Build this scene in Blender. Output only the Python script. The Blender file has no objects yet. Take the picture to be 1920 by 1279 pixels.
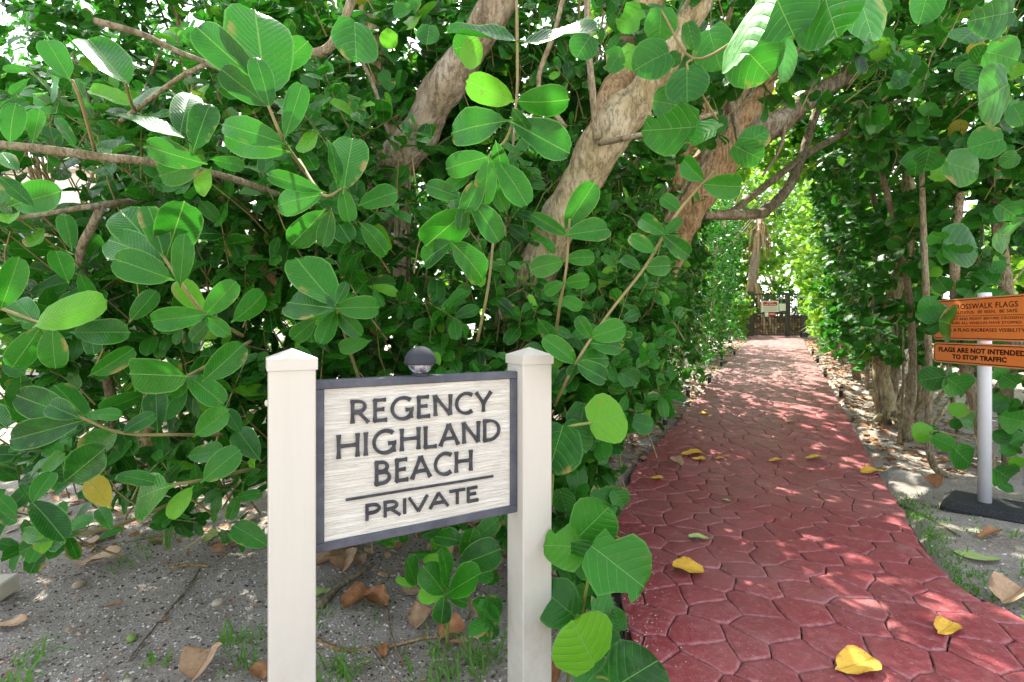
import bpy, math, random
import numpy as np
from mathutils import Vector, Matrix, noise as mnoise
random.seed(7)
rng = np.random.default_rng(11)
SC = bpy.context.scene
COL = SC.collection
# ------------------------------------------------------------------ camera, light, exposure
F, CX, HY, CH = 900.0, 960.0, 617.0, 1.24       # focal length and horizon of the 1920 px photograph, eye height
cam_d = bpy.data.cameras.new('camera'); cam = bpy.data.objects.new('camera', cam_d); COL.objects.link(cam)
cam.location = (0, 0, CH); cam.rotation_euler = (math.radians(90), 0, 0)
cam_d.sensor_width = 36; cam_d.lens = F/1920*36; cam_d.clip_start = .05; cam_d.clip_end = 2000
cam_d.shift_y = -(639.5-HY)/1920
SC.camera = cam
SUN_EL, SUN_AZ = math.radians(57), math.radians(-16)     # azimuth measured from +y towards +x
sd = Vector((math.sin(SUN_AZ)*math.cos(SUN_EL), math.cos(SUN_AZ)*math.cos(SUN_EL), math.sin(SUN_EL)))
w = bpy.data.worlds.new('World'); SC.world = w; w.use_nodes = True
nt = w.node_tree; bg = nt.nodes['Background']
sky = nt.nodes.new('ShaderNodeTexSky'); sky.sky_type = 'NISHITA'; sky.sun_disc = False
sky.sun_elevation = SUN_EL; sky.sun_rotation = SUN_AZ
sky.air_density = 1.0; sky.dust_density = 2.5; sky.ozone_density = 1.0
hs_ = nt.nodes.new('ShaderNodeHueSaturation'); hs_.inputs['Saturation'].default_value = .42; nt.links.new(sky.outputs[0], hs_.inputs['Color']); nt.links.new(hs_.outputs[0], bg.inputs[0]); bg.inputs[1].default_value = 0.15
sl = bpy.data.lights.new('sun', 'SUN'); sl.energy = 3.7; sl.angle = math.radians(.55); sl.color = (1, .95, .86)
so = bpy.data.objects.new('sun', sl); COL.objects.link(so); so.rotation_euler = sd.to_track_quat('Z', 'Y').to_euler(); so.location = (0, 6, 12)
SC.view_settings.view_transform = 'Standard'; SC.view_settings.look = 'None'
SC.view_settings.gamma = 1; SC.view_settings.use_curve_mapping = False
SC.view_settings.exposure = 2.15
SC.cycles.max_bounces = 10; SC.cycles.transmission_bounces = 8; SC.cycles.diffuse_bounces = 6
SC.cycles.use_denoising = True
SC.cycles.sample_clamp_indirect = 6

# ------------------------------------------------------------------ helpers
def P(px, py, d):                       # a point d metres ahead of the camera
    return Vector(((px-CX)/F*d, d, CH-(py-HY)/F*d))
_gy = [-400, 3.7, 4.2, 5.4, 8.2, 12.4, 15.6, 20, 600]; _gz = [0, 0, .03, .15, .485, .785, .98, 1.08, 1.2]
def sm(a, b, x):
    t = np.clip((x-a)/(b-a), 0, 1); return t*t*(3-2*t)
def G(x, y):                            # ground height
    return np.interp(y, _gy, _gz)*(.25+.75*sm(-5, .5, np.asarray(x, float)))
_L = [(1215,1700),(1190,1279),(1163,1100),(1149,1000),(1156,950),(1192,872),(1268,791),(1335,714),(1383,659),(1409,634)]
_R = [(2600,1700),(2100,1279),(1880,1135),(1795,1098),(1738,1035),(1690,949),(1637,868),(1594,791),(1549,710),(1519,663),(1506,634)]
def on_ground(px, py):
    lo, hi = .6, 40.
    for _ in range(50):
        m = (lo+hi)/2; p = P(px, py, m)
        if p.z > float(G(p.x, m))+.03: lo = m
        else: hi = m
    p = P(px, py, lo); return p
LE = np.array([[*on_ground(*q)[:2]] for q in _L]); RE = np.array([[*on_ground(*q)[:2]] for q in _R])
LE = np.vstack([[LE[0,0]+.0, .1], LE, [LE[-1,0]+1.3, 19]]); RE = np.vstack([[6.5, .1], RE, [RE[-1,0]+1.3, 19]])
def xl(y): return np.interp(y, LE[:,1], LE[:,0])
def xr(y): return np.interp(y, RE[:,1], RE[:,0])
def GP(px, py, up=0.):
    p = on_ground(px, py); return Vector((p.x, p.y, float(G(p.x, p.y))+.03+up))

def tag(o, label=None, cat=None, group=None, kind=None):
    if label: o['label'] = label
    if cat: o['category'] = cat
    if group: o['group'] = group
    if kind: o['kind'] = kind
    return o
def empty(name, loc, label, cat, group=None):
    o = bpy.data.objects.new(name, None); o.empty_display_size = .1; COL.objects.link(o); o.location = loc
    return tag(o, label, cat, group)
def mesh(name, v, f, m, smooth=False):
    me = bpy.data.meshes.new(name); me.from_pydata([tuple(a) for a in v], [], f); me.materials.append(m)
    if smooth: me.shade_smooth()
    me.update(); return me
def put(name, me, parent=None, loc=None, local=False):
    """link a mesh; vertices in world space are moved to the parent's space"""
    o = bpy.data.objects.new(name, me); COL.objects.link(o)
    if parent is not None:
        o.parent = parent
        if not local:
            q = Vector(parent.location)
            pp = parent.parent
            while pp: q += Vector(pp.location); pp = pp.parent
            me.transform(Matrix.Translation(-q))
    elif loc is not None: o.location = loc
    return o
class MB:
    def __init__(s): s.v = []; s.f = []
    def add(s, v, f):
        n = len(s.v); s.v += [tuple(a) for a in v]; s.f += [tuple(i+n for i in q) for q in f]; return s
    def box(s, c, ax, ay, az, bev=0):
        c, ax, ay, az = Vector(c), Vector(ax), Vector(ay), Vector(az)
        if bev:
            bx, by, bz = [1-bev/a.length for a in (ax, ay, az)]
            vs = []
            for sx in (-1,1):
                for sy in (-1,1):
                    for sz in (-1,1):
                        vs += [c+ax*sx+ay*sy*by+az*sz*bz, c+ax*sx*bx+ay*sy+az*sz*bz, c+ax*sx*bx+ay*sy*by+az*sz]
            I = lambda a, b, e, k: ((a*2+b)*2+e)*3+k
            F_ = []
            for a in (0,1):
                F_.append([I(a,0,0,0),I(a,0,1,0),I(a,1,1,0),I(a,1,0,0)]); F_.append([I(0,a,0,1),I(0,a,1,1),I(1,a,1,1),I(1,a,0,1)]); F_.append([I(0,0,a,2),I(0,1,a,2),I(1,1,a,2),I(1,0,a,2)])
                for b in (0,1):
                    F_.append([I(a,b,0,0),I(a,b,1,0),I(a,b,1,1),I(a,b,0,1)]); F_.append([I(a,0,b,0),I(a,1,b,0),I(a,1,b,2),I(a,0,b,2)]); F_.append([I(0,a,b,1),I(1,a,b,1),I(1,a,b,2),I(0,a,b,2)])
                    for e in (0,1): F_.append([I(a,b,e,0),I(a,b,e,1),I(a,b,e,2)])
            # orient outward
            out = []
            for q in F_:
                n = (vs[q[1]]-vs[q[0]]).cross(vs[q[2]]-vs[q[0]]); m = sum((vs[i] for i in q), Vector())/len(q)-c
                out.append(q if n.dot(m) > 0 else q[::-1])
            return s.add(vs, out)
        vs = [c+ax*i+ay*j+az*k for i in (-1,1) for j in (-1,1) for k in (-1,1)]
        return s.add(vs, [(0,1,3,2),(4,6,7,5),(0,4,5,1),(2,3,7,6),(0,2,6,4),(1,5,7,3)])
    def tube(s, pts, rad, n=8, cap=True, lump=0., seed=0.):
        pts = [Vector(p) for p in pts]; k = len(pts)
        rad = [rad]*k if not hasattr(rad, '__len__') else rad
        t0 = (pts[1]-pts[0]).normalized(); u = t0.orthogonal().normalized(); vs = []
        for i, p in enumerate(pts):
            t = (pts[min(i+1,k-1)]-pts[max(i-1,0)]).normalized(); u = (u-t*u.dot(t)).normalized(); b = t.cross(u)
            for j in range(n):
                a = 2*math.pi*j/n; d = u*math.cos(a)+b*math.sin(a); r = rad[i]
                if lump:
                    q = p+d*r
                    r *= 1+lump*(mnoise.noise(q*6+Vector((seed,0,0)))*1.3+.7*mnoise.noise(Vector((math.cos(a)*1.7, math.sin(a)*1.7, i*.09+seed)))+.45*mnoise.noise(Vector((math.cos(a)*5, math.sin(a)*5, i*.07+seed)))+.5*mnoise.noise(q*19))
                vs.append(p+d*r)
        fs = [(i*n+j, i*n+(j+1)%n, (i+1)*n+(j+1)%n, (i+1)*n+j) for i in range(k-1) for j in range(n)]
        if cap: fs += [tuple(range(n))[::-1], tuple((k-1)*n+j for j in range(n))]
        return s.add(vs, fs)
    def lathe(s, c, prof, n=20):
        c = Vector(c); vs = [c+Vector((r*math.cos(2*math.pi*j/n), r*math.sin(2*math.pi*j/n), z)) for r, z in prof for j in range(n)]
        k = len(prof)
        return s.add(vs, [(i*n+j, i*n+(j+1)%n, (i+1)*n+(j+1)%n, (i+1)*n+j) for i in range(k-1) for j in range(n)]+[tuple(range(n))[::-1], tuple((k-1)*n+j for j in range(n))])
    def build(s, name, m, parent=None, smooth=False):
        return put(name, mesh(name, s.v, s.f, m, smooth), parent)
def spline(pts, rad, seg=8):
    """Catmull-Rom through pts"""
    P_ = [Vector(p) for p in pts]; Q = [2*P_[0]-P_[1]]+P_+[2*P_[-1]-P_[-2]]; R_ = [rad[0]]+list(rad)+[rad[-1]]; o = []; r = []
    for i in range(1, len(Q)-2):
        for j in range(seg):
            t = j/seg; a, b, c, d = Q[i-1:i+3]
            o.append(.5*((2*b)+(c-a)*t+(2*a-5*b+4*c-d)*t*t+(3*b-a-3*c+d)*t**3)); r.append(R_[i]*(1-t)+R_[i+1]*t)
    o.append(P_[-1]); r.append(rad[-1]); return o, r

# ------------------------------------------------------------------ materials
class N:
    def __init__(s, name):
        s.m = bpy.data.materials.new(name); s.m.use_nodes = True; s.t = s.m.node_tree; s.b = s.t.nodes['Principled BSDF']; s.out = s.t.nodes['Material Output']
    def n(s, typ, **kw):
        x = s.t.nodes.new('ShaderNode'+typ)
        for k, v in kw.items(): setattr(x, k, v)
        return x
    def l(s, a, b): s.t.links.new(a, b)
    def val(s, sock, v):
        if hasattr(v, 'is_linked') or isinstance(v, bpy.types.NodeSocket): s.l(v, sock)
        else: sock.default_value = v
    def math(s, op, a, b=0., c=0., clamp=False):
        x = s.n('Math', operation=op); x.use_clamp = clamp; s.val(x.inputs[0], a); s.val(x.inputs[1], b); s.val(x.inputs[2], c); return x.outputs[0]
    def mix(s, f, a, b, mode='MIX'):
        x = s.n('Mix', data_type='RGBA', blend_type=mode); s.val(x.inputs[0], f)
        for sk, v in ((x.inputs[6], a), (x.inputs[7], b)): s.val(sk, v if not isinstance(v, tuple) else (*v, 1)[:4])
        return x.outputs[2]
    def map(s, v, a, b, c=0., d=1., smooth=True):
        x = s.n('MapRange'); x.interpolation_type = 'SMOOTHSTEP' if smooth else 'LINEAR'
        s.val(x.inputs[0], v); x.inputs[1].default_value = a; x.inputs[2].default_value = b; x.inputs[3].default_value = c; x.inputs[4].default_value = d; return x.outputs[0]
    def noise(s, scale, detail=4, rough=.6, co=None, out=0):
        x = s.n('TexNoise'); x.inputs['Scale'].default_value = scale; x.inputs['Detail'].default_value = detail; x.inputs['Roughness'].default_value = rough
        if co is not None: s.l(co, x.inputs[0])
        return x.outputs[out]
    def pos(s, sx=1, sy=1, sz=1, obj=False):
        src = s.n('TexCoord').outputs['Object'] if obj else s.n('NewGeometry').outputs['Position']
        mp = s.n('Mapping'); mp.inputs['Scale'].default_value = (sx, sy, sz); s.l(src, mp.inputs[0]); return mp.outputs[0]
    def ramp(s, f, stops):
        x = s.n('ValToRGB'); e = x.color_ramp.elements
        while len(e) < len(stops): e.new(.5)
        for el, (p_, c) in zip(e, stops): el.position = p_; el.color = (*c, 1)
        s.val(x.inputs[0], f); return x.outputs[0]
    def bump(s, h, strength=.3, dist=.01):
        x = s.n('Bump'); x.inputs['Strength'].default_value = strength; x.inputs['Distance'].default_value = dist; s.l(h, x.inputs['Height']); s.l(x.outputs[0], s.b.inputs['Normal']); return x.outputs[0]
    def set(s, col=None, rough=None, spec=None, metal=None):
        if col is not None: s.val(s.b.inputs['Base Color'], col if not isinstance(col, tuple) else (*col, 1)[:4])
        if rough is not None: s.val(s.b.inputs['Roughness'], rough)
        if spec is not None: s.b.inputs['Specular IOR Level'].default_value = spec
        if metal is not None: s.b.inputs['Metallic'].default_value = metal
        return s.m

def leaf_material(name, dark, light, young, vein, kind, trans=(.16,.42,.03), rough=.32, tw=.32):
    k = N(name)
    at = k.n('Attribute'); at.attribute_name = 'rnd'
    oi = k.n('ObjectInfo')
    r = k.math('FRACT', k.math('ADD', at.outputs['Fac'], oi.outputs['Random']))
    r2 = k.math('FRACT', k.math('MULTIPLY', r, 7.31))
    uv = k.n('UVMap'); uv.uv_map = 'UVMap'; sp = k.n('SeparateXYZ'); k.l(uv.outputs[0], sp.inputs[0])
    x = k.math('ABSOLUTE', sp.outputs[0]); y = sp.outputs[1]
    mid = k.map(x, .004, .012, 1, 0)
    if kind == 'clusia':
        ph = k.math('MULTIPLY', k.math('SUBTRACT', y, k.math('MULTIPLY', x, .95)), 15.)
        vw = (.0, .16, .13)
    else:
        xx = k.math('POWER', x, 1.35)
        ph = k.math('MULTIPLY', k.math('SUBTRACT', k.math('ADD', y, .04), k.math('MULTIPLY', xx, 1.1)), 5.2)
        vw = (.0, .07, .7)
    pp = k.math('ABSOLUTE', k.math('SUBTRACT', k.math('FRACT', ph), .5))
    side = k.map(pp, vw[0], vw[1], 1, 0)
    veins = k.math('MAXIMUM', mid, k.math('MULTIPLY', k.math('MULTIPLY', side, k.map(k.noise(28, 3, .6, k.pos()), .35, .6, .35, 1)), vw[2]))
    rim = k.n('Attribute'); rim.attribute_name = 'rim'
    rimf = k.map(rim.outputs['Fac'], .90, .99, 0, .7 if kind == 'clusia' else .3)
    co = k.pos(1, 1, 1)
    nz = k.noise(9, 5, .6, co); nf = k.noise(55, 3, .6, co)
    base = k.mix(k.map(r, 0, 1, 0, 1, False), dark, light)
    base = k.mix(k.map(nz, .38, .66, 0, .55), base, light)
    base = k.mix(k.map(r2, .93, .95, 0, .8), base, young)
    base = k.mix(k.map(r2, .9965, .9975, 0, 1), base, (.38,.27,.02))
    rimz = k.n('Attribute'); rimz.attribute_name = 'rim'
    burn = k.math('MULTIPLY', k.map(rimz.outputs['Fac'], .55, .85), k.map(k.noise(7, 4, .6, co), .60, .66, 0, .85))
    base = k.mix(burn, base, (.34,.20,.07))
    spots = k.map(k.noise(38, 3, .6, co), .68, .73, 0, .75)
    base = k.mix(spots, base, (.16,.12,.035))
    colr = k.mix(k.math('MAXIMUM', k.math('MULTIPLY', veins, .75), rimf), base, vein)
    k.set(colr, k.map(nf, .3, .7, rough-.12, rough+.04), .24)
    h = k.math('ADD', k.math('MULTIPLY', veins, -.5), k.math('ADD', k.math('MULTIPLY', nz, .9), k.math('MULTIPLY', k.math('SQRT', pp), .22 if kind == 'clusia' else .4)))
    k.bump(h, .6, .006)
    tr = k.n('BsdfTranslucent'); tc = k.mix(k.math('MULTIPLY', veins, .4), k.mix(k.map(r2, .93, .95, 0, 1), trans, (trans[0]*2.4, trans[1]*1.5, trans[2]*1.5)), (.4,.5,.1)); k.l(tc, tr.inputs[0])
    ms = k.n('MixShader'); ms.inputs[0].default_value = tw; k.l(k.b.outputs[0], ms.inputs[1]); k.l(tr.outputs[0], ms.inputs[2]); k.l(ms.outputs[0], k.out.inputs[0])
    return k.m
M = {}
M['clusia'] = leaf_material('glossy_oval_leaf', (.005,.042,.005), (.030,.180,.010), (.13,.38,.015), (.16,.36,.07), 'clusia', trans=(.05,.34,.02), tw=.2)
M['grape'] = leaf_material('sea_grape_leaf', (.006,.047,.007), (.031,.182,.013), (.14,.38,.017), (.17,.38,.09), 'grape', trans=(.06,.36,.02), rough=.38, tw=.22)
M['far'] = leaf_material('sun_toned_distant_leaf', (.02,.10,.015), (.10,.28,.02), (.30,.42,.03), (.16,.32,.05), 'grape', trans=(.32,.62,.05), tw=.48, rough=.42)  # sunlit yellow-green of the far foliage is put into the leaf colour
def simple(name, col, rough=.6, spec=.3, var=.15, scale=12, bump=0, metal=None, dirt=None):
    k = N(name); n1 = k.noise(scale, 5, .65, k.pos())
    c = k.mix(n1, tuple(a*(1-var) for a in col), tuple(min(1, a*(1+var)) for a in col))
    if dirt: c = k.mix(k.map(k.noise(scale*3, 6, .7, k.pos()), .6, .75, 0, .6), c, dirt)
    k.set(c, rough, spec, metal)
    if bump: k.bump(n1, bump, .004)
    return k.m
def bark(name, a, b, c, sc=1., stretch=.25):
    k = N(name); co = k.pos(1, 1, 1)
    n1 = k.noise(5*sc, 8, .7, co); n2 = k.noise(42*sc, 7, .75, k.pos(1, 1, stretch)); v = k.n('TexVoronoi'); v.inputs['Scale'].default_value = 45*sc; k.l(k.pos(1,1,.4), v.inputs[0])
    col = k.ramp(n1, [(.30, a), (.5, b), (.68, c)])
    col = k.mix(k.map(n2, .40, .56, .65, 0), col, tuple(q*.35 for q in a))
    col = k.mix(k.map(k.noise(60, 3, .5, co), .66, .72, 0, .7), col, (.5,.47,.42))
    k.set(col, .85, .15); k.bump(k.math('ADD', k.math('MULTIPLY', n2, 1.2), k.math('MULTIPLY', v.outputs[0], .5)), .9, .02); return k.m
M['bark_grey'] = bark('grey_brown_bark', (.17,.13,.08), (.35,.28,.18), (.54,.47,.36))
M['bark_tan'] = bark('tan_bark', (.24,.185,.085), (.46,.37,.20), (.62,.54,.37))
M['bark_orange'] = bark('orange_brown_bark', (.25,.145,.06), (.48,.32,.16), (.60,.47,.30))
M['stem_pale'] = bark('pale_stem_bark', (.26,.20,.11), (.42,.34,.21), (.55,.47,.34), 2)
M['twig'] = simple('twig_bark', (.24,.20,.085), .75, .2, .5, 20)
M['twig_green'] = simple('green_twig', (.19,.24,.05), .5, .3, .3, 20)

# ------------------------------------------------------------------ leaf shapes
_W = {'clusia': ([-.10,.0,.07,.22,.42,.62,.79,.90,.965,1.0], [.012,.035,.115,.205,.262,.285,.262,.20,.125,.03]),
      'grape': ([-.08,.0,.05,.18,.38,.60,.78,.90,.965,.995], [.015,.13,.33,.45,.53,.53,.44,.31,.18,.05])}
def leaf_geo(kind, cols, rows, curl=.1, fold=.12, wave=.02, ph=0., notch=0., bite=False):
    tv, tw_ = _W[kind]
    if rows == 8: vv = list(tv)
    elif rows == 6: vv = [-.08, .02, .2, .45, .7, .9, 1.0]
    elif rows == 4: vv = [0, .25, .6, .9, 1.0]
    else: vv = [0, .5, 1.0]
    us = np.linspace(-1, 1, cols); V = []; UV = []; rim = []
    for v in vv:
        wd = float(np.interp(v, tv, tw_))
        if rows == 2: wd = {0:.12, .5:.31, 1.0:.10}[v]*(1 if kind == 'clusia' else 1.6)
        if rows == 6 and v == vv[-1]: wd = .05 if kind == 'clusia' else .09
        for u in us:
            x = u*wd; y = v
            if bite and ((u > .9 and .5 < v < .8) or (u < -.9 and .15 < v < .3)): x *= .62
            if bite and u > .4 and .6 < v < .79: x *= .8
            if kind == 'grape' and v < .1 and v >= 0: y -= .10*abs(u)
            if v == vv[-1]: y -= .03*abs(u)+notch*(1-abs(u))
            z = -curl*v*v+fold*abs(x)+wave*math.sin(v*9+ph+(2 if u > 0 else 0))*abs(u)-curl*.5*x*x*2
            V.append((x, y, z)); UV.append((x, y)); rim.append(max(abs(u), 1. if v == vv[-1] else 0))
    Fc = [(i*cols+j, i*cols+j+1, (i+1)*cols+j+1, (i+1)*cols+j) for i in range(len(vv)-1) for j in range(cols-1)]
    return np.array(V, float), np.array(Fc), np.array(UV, float), np.array(rim, float)
VAR = {}
for kd in ('clusia', 'grape'):
    for lod, (c, r) in {'hero': (5, 8), 'near': (3, 6), 'mid': (3, 4), 'far': (3, 2)}.items():
        VAR[kd, lod] = [leaf_geo(kd, c, r, rng.uniform(-.06, .32), rng.uniform(-.08, .5), rng.uniform(.01, .05), rng.uniform(0, 6), rng.choice([0, 0, .02]), bite=(_ in (4, 6) and lod == 'hero' and kd == 'grape')) for _ in range(7)]
def leaf_mesh(name, geo, mat):
    V, Fc, UV, rim = geo; me = mesh(name, V, [tuple(int(i) for i in q) for q in Fc], mat, True)
    uv = me.uv_layers.new(name='UVMap'); uv.data.foreach_set('uv', UV[Fc.ravel()].ravel())
    a = me.attributes.new('rim', 'FLOAT', 'POINT'); a.data.foreach_set('value', rim); return me
LM = {}
def hero_mesh(kd, mat, i):
    key = (kd, mat, i)
    if key not in LM: LM[key] = leaf_mesh('leaf_shape', VAR[kd, 'hero'][i], M[mat])
    return LM[key]
def frames(axis, normal):
    """rotation matrices (n,3,3): columns across, along, normal"""
    a = axis/np.linalg.norm(axis, axis=1, keepdims=True)
    n = normal-a*(a*normal).sum(1, keepdims=True); n /= np.maximum(np.linalg.norm(n, axis=1, keepdims=True), 1e-6)
    x = np.cross(a, n); return np.stack([x, a, n], 2)
class Foliage:
    """leaves of ONE plant: the largest in view become part objects, the rest one stuff part"""
    def __init__(s, root, kd, mat, nobj=0):
        s.root, s.kd, s.mat, s.nobj = root, kd, mat, nobj; s.p = []; s.R = []; s.s = []; s.w = []; s.hero = []; s.tw = MB()
    def add(s, p, R, sc, wid=1., hero=False):
        n = len(p); s.p.append(p); s.R.append(R); s.s.append(np.broadcast_to(sc, (n,)).astype(float)); s.w.append(np.broadcast_to(wid, (n,)).astype(float)); s.hero.append(np.full(n, hero))
    def finish(s, twmat='twig'):
        base = np.array(s.root.location)
        if s.tw.v:
            o = s.tw.build('twigs', M[twmat], s.root, True); o['kind'] = 'stuff'
        if not s.p: return
        p = np.concatenate(s.p); R = np.concatenate(s.R); sc = np.concatenate(s.s); wd = np.concatenate(s.w); hero = np.concatenate(s.hero)
        d = np.maximum(p[:,1], .3); u = p[:,0]/d*F+CX; v = HY-(p[:,2]-CH)/d*F
        inv = (u > -60) & (u < 1980) & (v > -60) & (v < 1340) & (p[:,1] > .2)
        size = np.where(inv, sc/d*F, 0)+hero*1e4
        order = np.argsort(-size); big = order[:s.nobj]; big = big[size[big] > 9]
        mask = np.ones(len(p), bool); mask[big] = False
        for i in big:
            me = hero_mesh(s.kd, s.mat, int(rng.integers(7)))
            o = bpy.data.objects.new('leaf', me); o.parent = s.root; COL.objects.link(o)
            A = Matrix(R[i].tolist()) @ Matrix.Diagonal((sc[i]*wd[i], sc[i], sc[i]))
            m4 = A.to_4x4(); m4.translation = Vector(p[i]-base); o.matrix_local = m4
        idx = np.nonzero(mask)[0]
        if not len(idx): return
        px = sc[idx]/np.maximum(d[idx], .5)*F
        bins = {'near': idx[(px > 42) & inv[idx]], 'mid': idx[(px > 20) & (px <= 42) & inv[idx]], 'far': idx[(px <= 20) | ~inv[idx]]}
        VV, FF, UU, RM, RN = [], [], [], [], []; off = 0
        for lod, ids in bins.items():
            if not len(ids): continue
            vi = rng.integers(0, 7, len(ids))
            for k in range(7):
                q = ids[vi == k]
                if not len(q): continue
                V, Fc, UV, rim = VAR[s.kd, lod][k]; nv = len(V)
                loc = V[None]*np.stack([sc[q]*wd[q], sc[q], sc[q]], 1)[:,None,:]
                W_ = np.einsum('nij,nvj->nvi', R[q], loc)+p[q][:,None,:]-base
                VV.append(W_.reshape(-1, 3)); FF.append((Fc[None]+off+(np.arange(len(q))*nv)[:,None,None]).reshape(-1, 4))
                UU.append(np.broadcast_to(UV[Fc.ravel()], (len(q), Fc.size, 2)).reshape(-1, 2)); RM.append(np.tile(rim, len(q))); RN.append(np.repeat(rng.random(len(q)), nv)); off += nv*len(q)
        V = np.concatenate(VV); Fc = np.concatenate(FF); me = bpy.data.meshes.new('foliage')
        me.vertices.add(len(V)); me.vertices.foreach_set('co', V.ravel()); me.loops.add(Fc.size); me.loops.foreach_set('vertex_index', Fc.ravel().astype(np.int32))
        me.polygons.add(len(Fc)); me.polygons.foreach_set('loop_start', np.arange(0, Fc.size, 4, dtype=np.int32)); me.polygons.foreach_set('use_smooth', np.ones(len(Fc), bool))
        me.update(calc_edges=True)
        uv = me.uv_layers.new(name='UVMap'); uv.data.foreach_set('uv', np.concatenate(UU).ravel())
        for nm, ar in (('rim', RM), ('rnd', RN)):
            a = me.attributes.new(nm, 'FLOAT', 'POINT'); a.data.foreach_set('value', np.concatenate(ar))
        me.materials.append(M[s.mat]); o = bpy.data.objects.new('foliage', me); COL.objects.link(o); o.parent = s.root; o['kind'] = 'stuff'
        global NTRI; NTRI += len(Fc)*2
NTRI = 0
CAMP = np.array([0, 0, CH])
def unit(a): return a/np.maximum(np.linalg.norm(a, axis=-1, keepdims=True), 1e-9)
def clear_of_path(p, m=.05, top=2.15):
    """keep only points outside the walking corridor, the signs' surroundings and the camera's own space"""
    x, y, z = p.T; g = G(x, y)
    pen = np.where(z > g+.75, .32, 0)+np.where(z > g+1.3, .15, 0)
    inside = (x > xl(y)-m+pen) & (x < xr(y)+m-pen) & (z < g+top) & (y < 18.5)
    uu = x/np.maximum(y, .1)*F+CX; vv = HY-(z-CH)/np.maximum(y, .1)*F
    gap = (x < -1.6) & (y > 2.75) & (uu < 190) & (vv > 285+.25*np.abs(uu-60)) & (vv < 450) & (np.sin(x*37+z*51) < .93)
    inside |= gap
    sign = (x > -1.0) & (x < .45) & (y < 1.85) & (z < 1.35)
    sgn2 = (x > 2.5) & (x < 3.75) & (y > 2.3) & (y < 3.75) & (z < 1.65) & (x/y < 1.2) 
    line = (y > .2) & (y < 3.9) & (x/np.maximum(y,.1) > .80) & (x/np.maximum(y,.1) < 1.12) & (z < CH+.13*y) & (z > CH-.42*y)
    cam_ = (np.abs(x) < .9*np.maximum(y, .3)+.6) & (y < 1.25) 
    return ~(inside | sign | sgn2 | line | cam_ | (y < .7) | (z < g+.04))
def sprigs(fo, pos, dirs, L, pairs=4, sp=.30, hero=False, flat=.55, stem=True, back=.25):
    """leafy shoots: pos = tip-side origin of each shoot, dirs = growth direction"""
    n = len(pos)
    if n == 0: return
    d = unit(dirs); ref = unit(rng.normal(size=(n, 3))); s1 = unit(np.cross(d, ref)); s2 = np.cross(d, s1)
    L = np.broadcast_to(L, (n,))
    for i in range(pairs):
        t = (i-pairs+1)*sp; fr = 1-.45*(i/(max(pairs-1, 1)))**2 if fo.kd == 'clusia' else 1-.3*(i/(max(pairs-1,1)))
        if fo.kd == 'clusia': sd_ = [(s1, 1), (s1, -1)] if i % 2 == 0 else [(s2, 1), (s2, -1)]
        else: sd_ = [((s1 if i % 2 == 0 else s2), 1 if i % 4 < 2 else -1), ((s1 if i % 2 == 0 else s2), -1 if i % 4 < 2 else 1)]
        for sv, sg in sd_:
            keep = rng.random(n) > .1
            lean = (.35+.5*i/max(pairs-1,1)) if fo.kd == 'clusia' else .35
            ax = unit(sv*sg+d*lean+rng.normal(size=(n, 3))*.22+np.array([0, 0, -.12]))
            up = np.array([0, -.45, .75])
            nn = unit(d*.35+up*flat+rng.normal(size=(n, 3))*.30)
            p = pos+d*(t*L*.9)[:,None]+ax*.004
            sc = L*fr*rng.uniform(.75, 1.12, n)
            ok = keep & clear_of_path(p+ax*sc[:,None]*.8, 0.) 
            if hero: ok = keep
            fo.add(p[ok], frames(ax, nn)[ok], sc[ok], rng.uniform(.88, 1.12, ok.sum()), hero)
    if stem:
        vis = np.nonzero(pos[:,1] < 6.5)[0]
        for i in vis:
            a = Vector(pos[i]); dd = Vector(d[i]); l = float(L[i]); r = .0022+.0012*l/.15
            b = a-dd*l*(pairs*sp+back); c = b-dd*l*.5+Vector((random.uniform(-.05,.05), .06, -.03-.05*random.random()))
            fo.tw.tube([a+dd*l*.1, b, c], [r*.6, r, r*1.5], 4, False)
def fill_ball(fo, cen, rad, n, L=(.10, .15), pairs=4, shell=.35, keepfn=None, **kw):
    u = unit(rng.normal(size=(n, 3))); r = rng.random(n)**shell; p = np.array(cen)+u*r[:,None]*np.array(rad)
    d = unit(u/np.array(rad)*min(rad)*.8+np.array([0, -.25, .55])+rng.normal(size=(n, 3))*.4)
    ok = clear_of_path(p, .08)
    if keepfn is not None: ok &= keepfn(p)
    sprigs(fo, p[ok], d[ok], rng.uniform(*L, ok.sum()), pairs, **kw)
def fill_hedge(fo, ya, yb, side, h0, h1, n, L=(.09,.14), depth=1.3, pairs=4, lean=0., **kw):
    """growth along one side of the path"""
    y = rng.uniform(ya, yb, n); off = (.10 if side > 0 or ya > 5 else -.06)+depth*rng.random(n)**1.7; hh = rng.random(n); z = h0+(h1-h0)*hh
    off = off+.25*np.sin(y*2.3+z*1.7)*np.cos(z*2.9+y)-lean*hh**2
    x = (xl(y)-off) if side < 0 else (xr(y)+off)
    p = np.stack([x, y, G(x, y)+z], 1)
    d = unit(np.stack([np.full(n, -side*.55), np.full(n, -.35), np.full(n, .45)], 1)+rng.normal(size=(n, 3))*.45)
    ok = clear_of_path(p, .02)
    sprigs(fo, p[ok], d[ok], rng.uniform(*L, ok.sum()), pairs, **kw)
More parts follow.
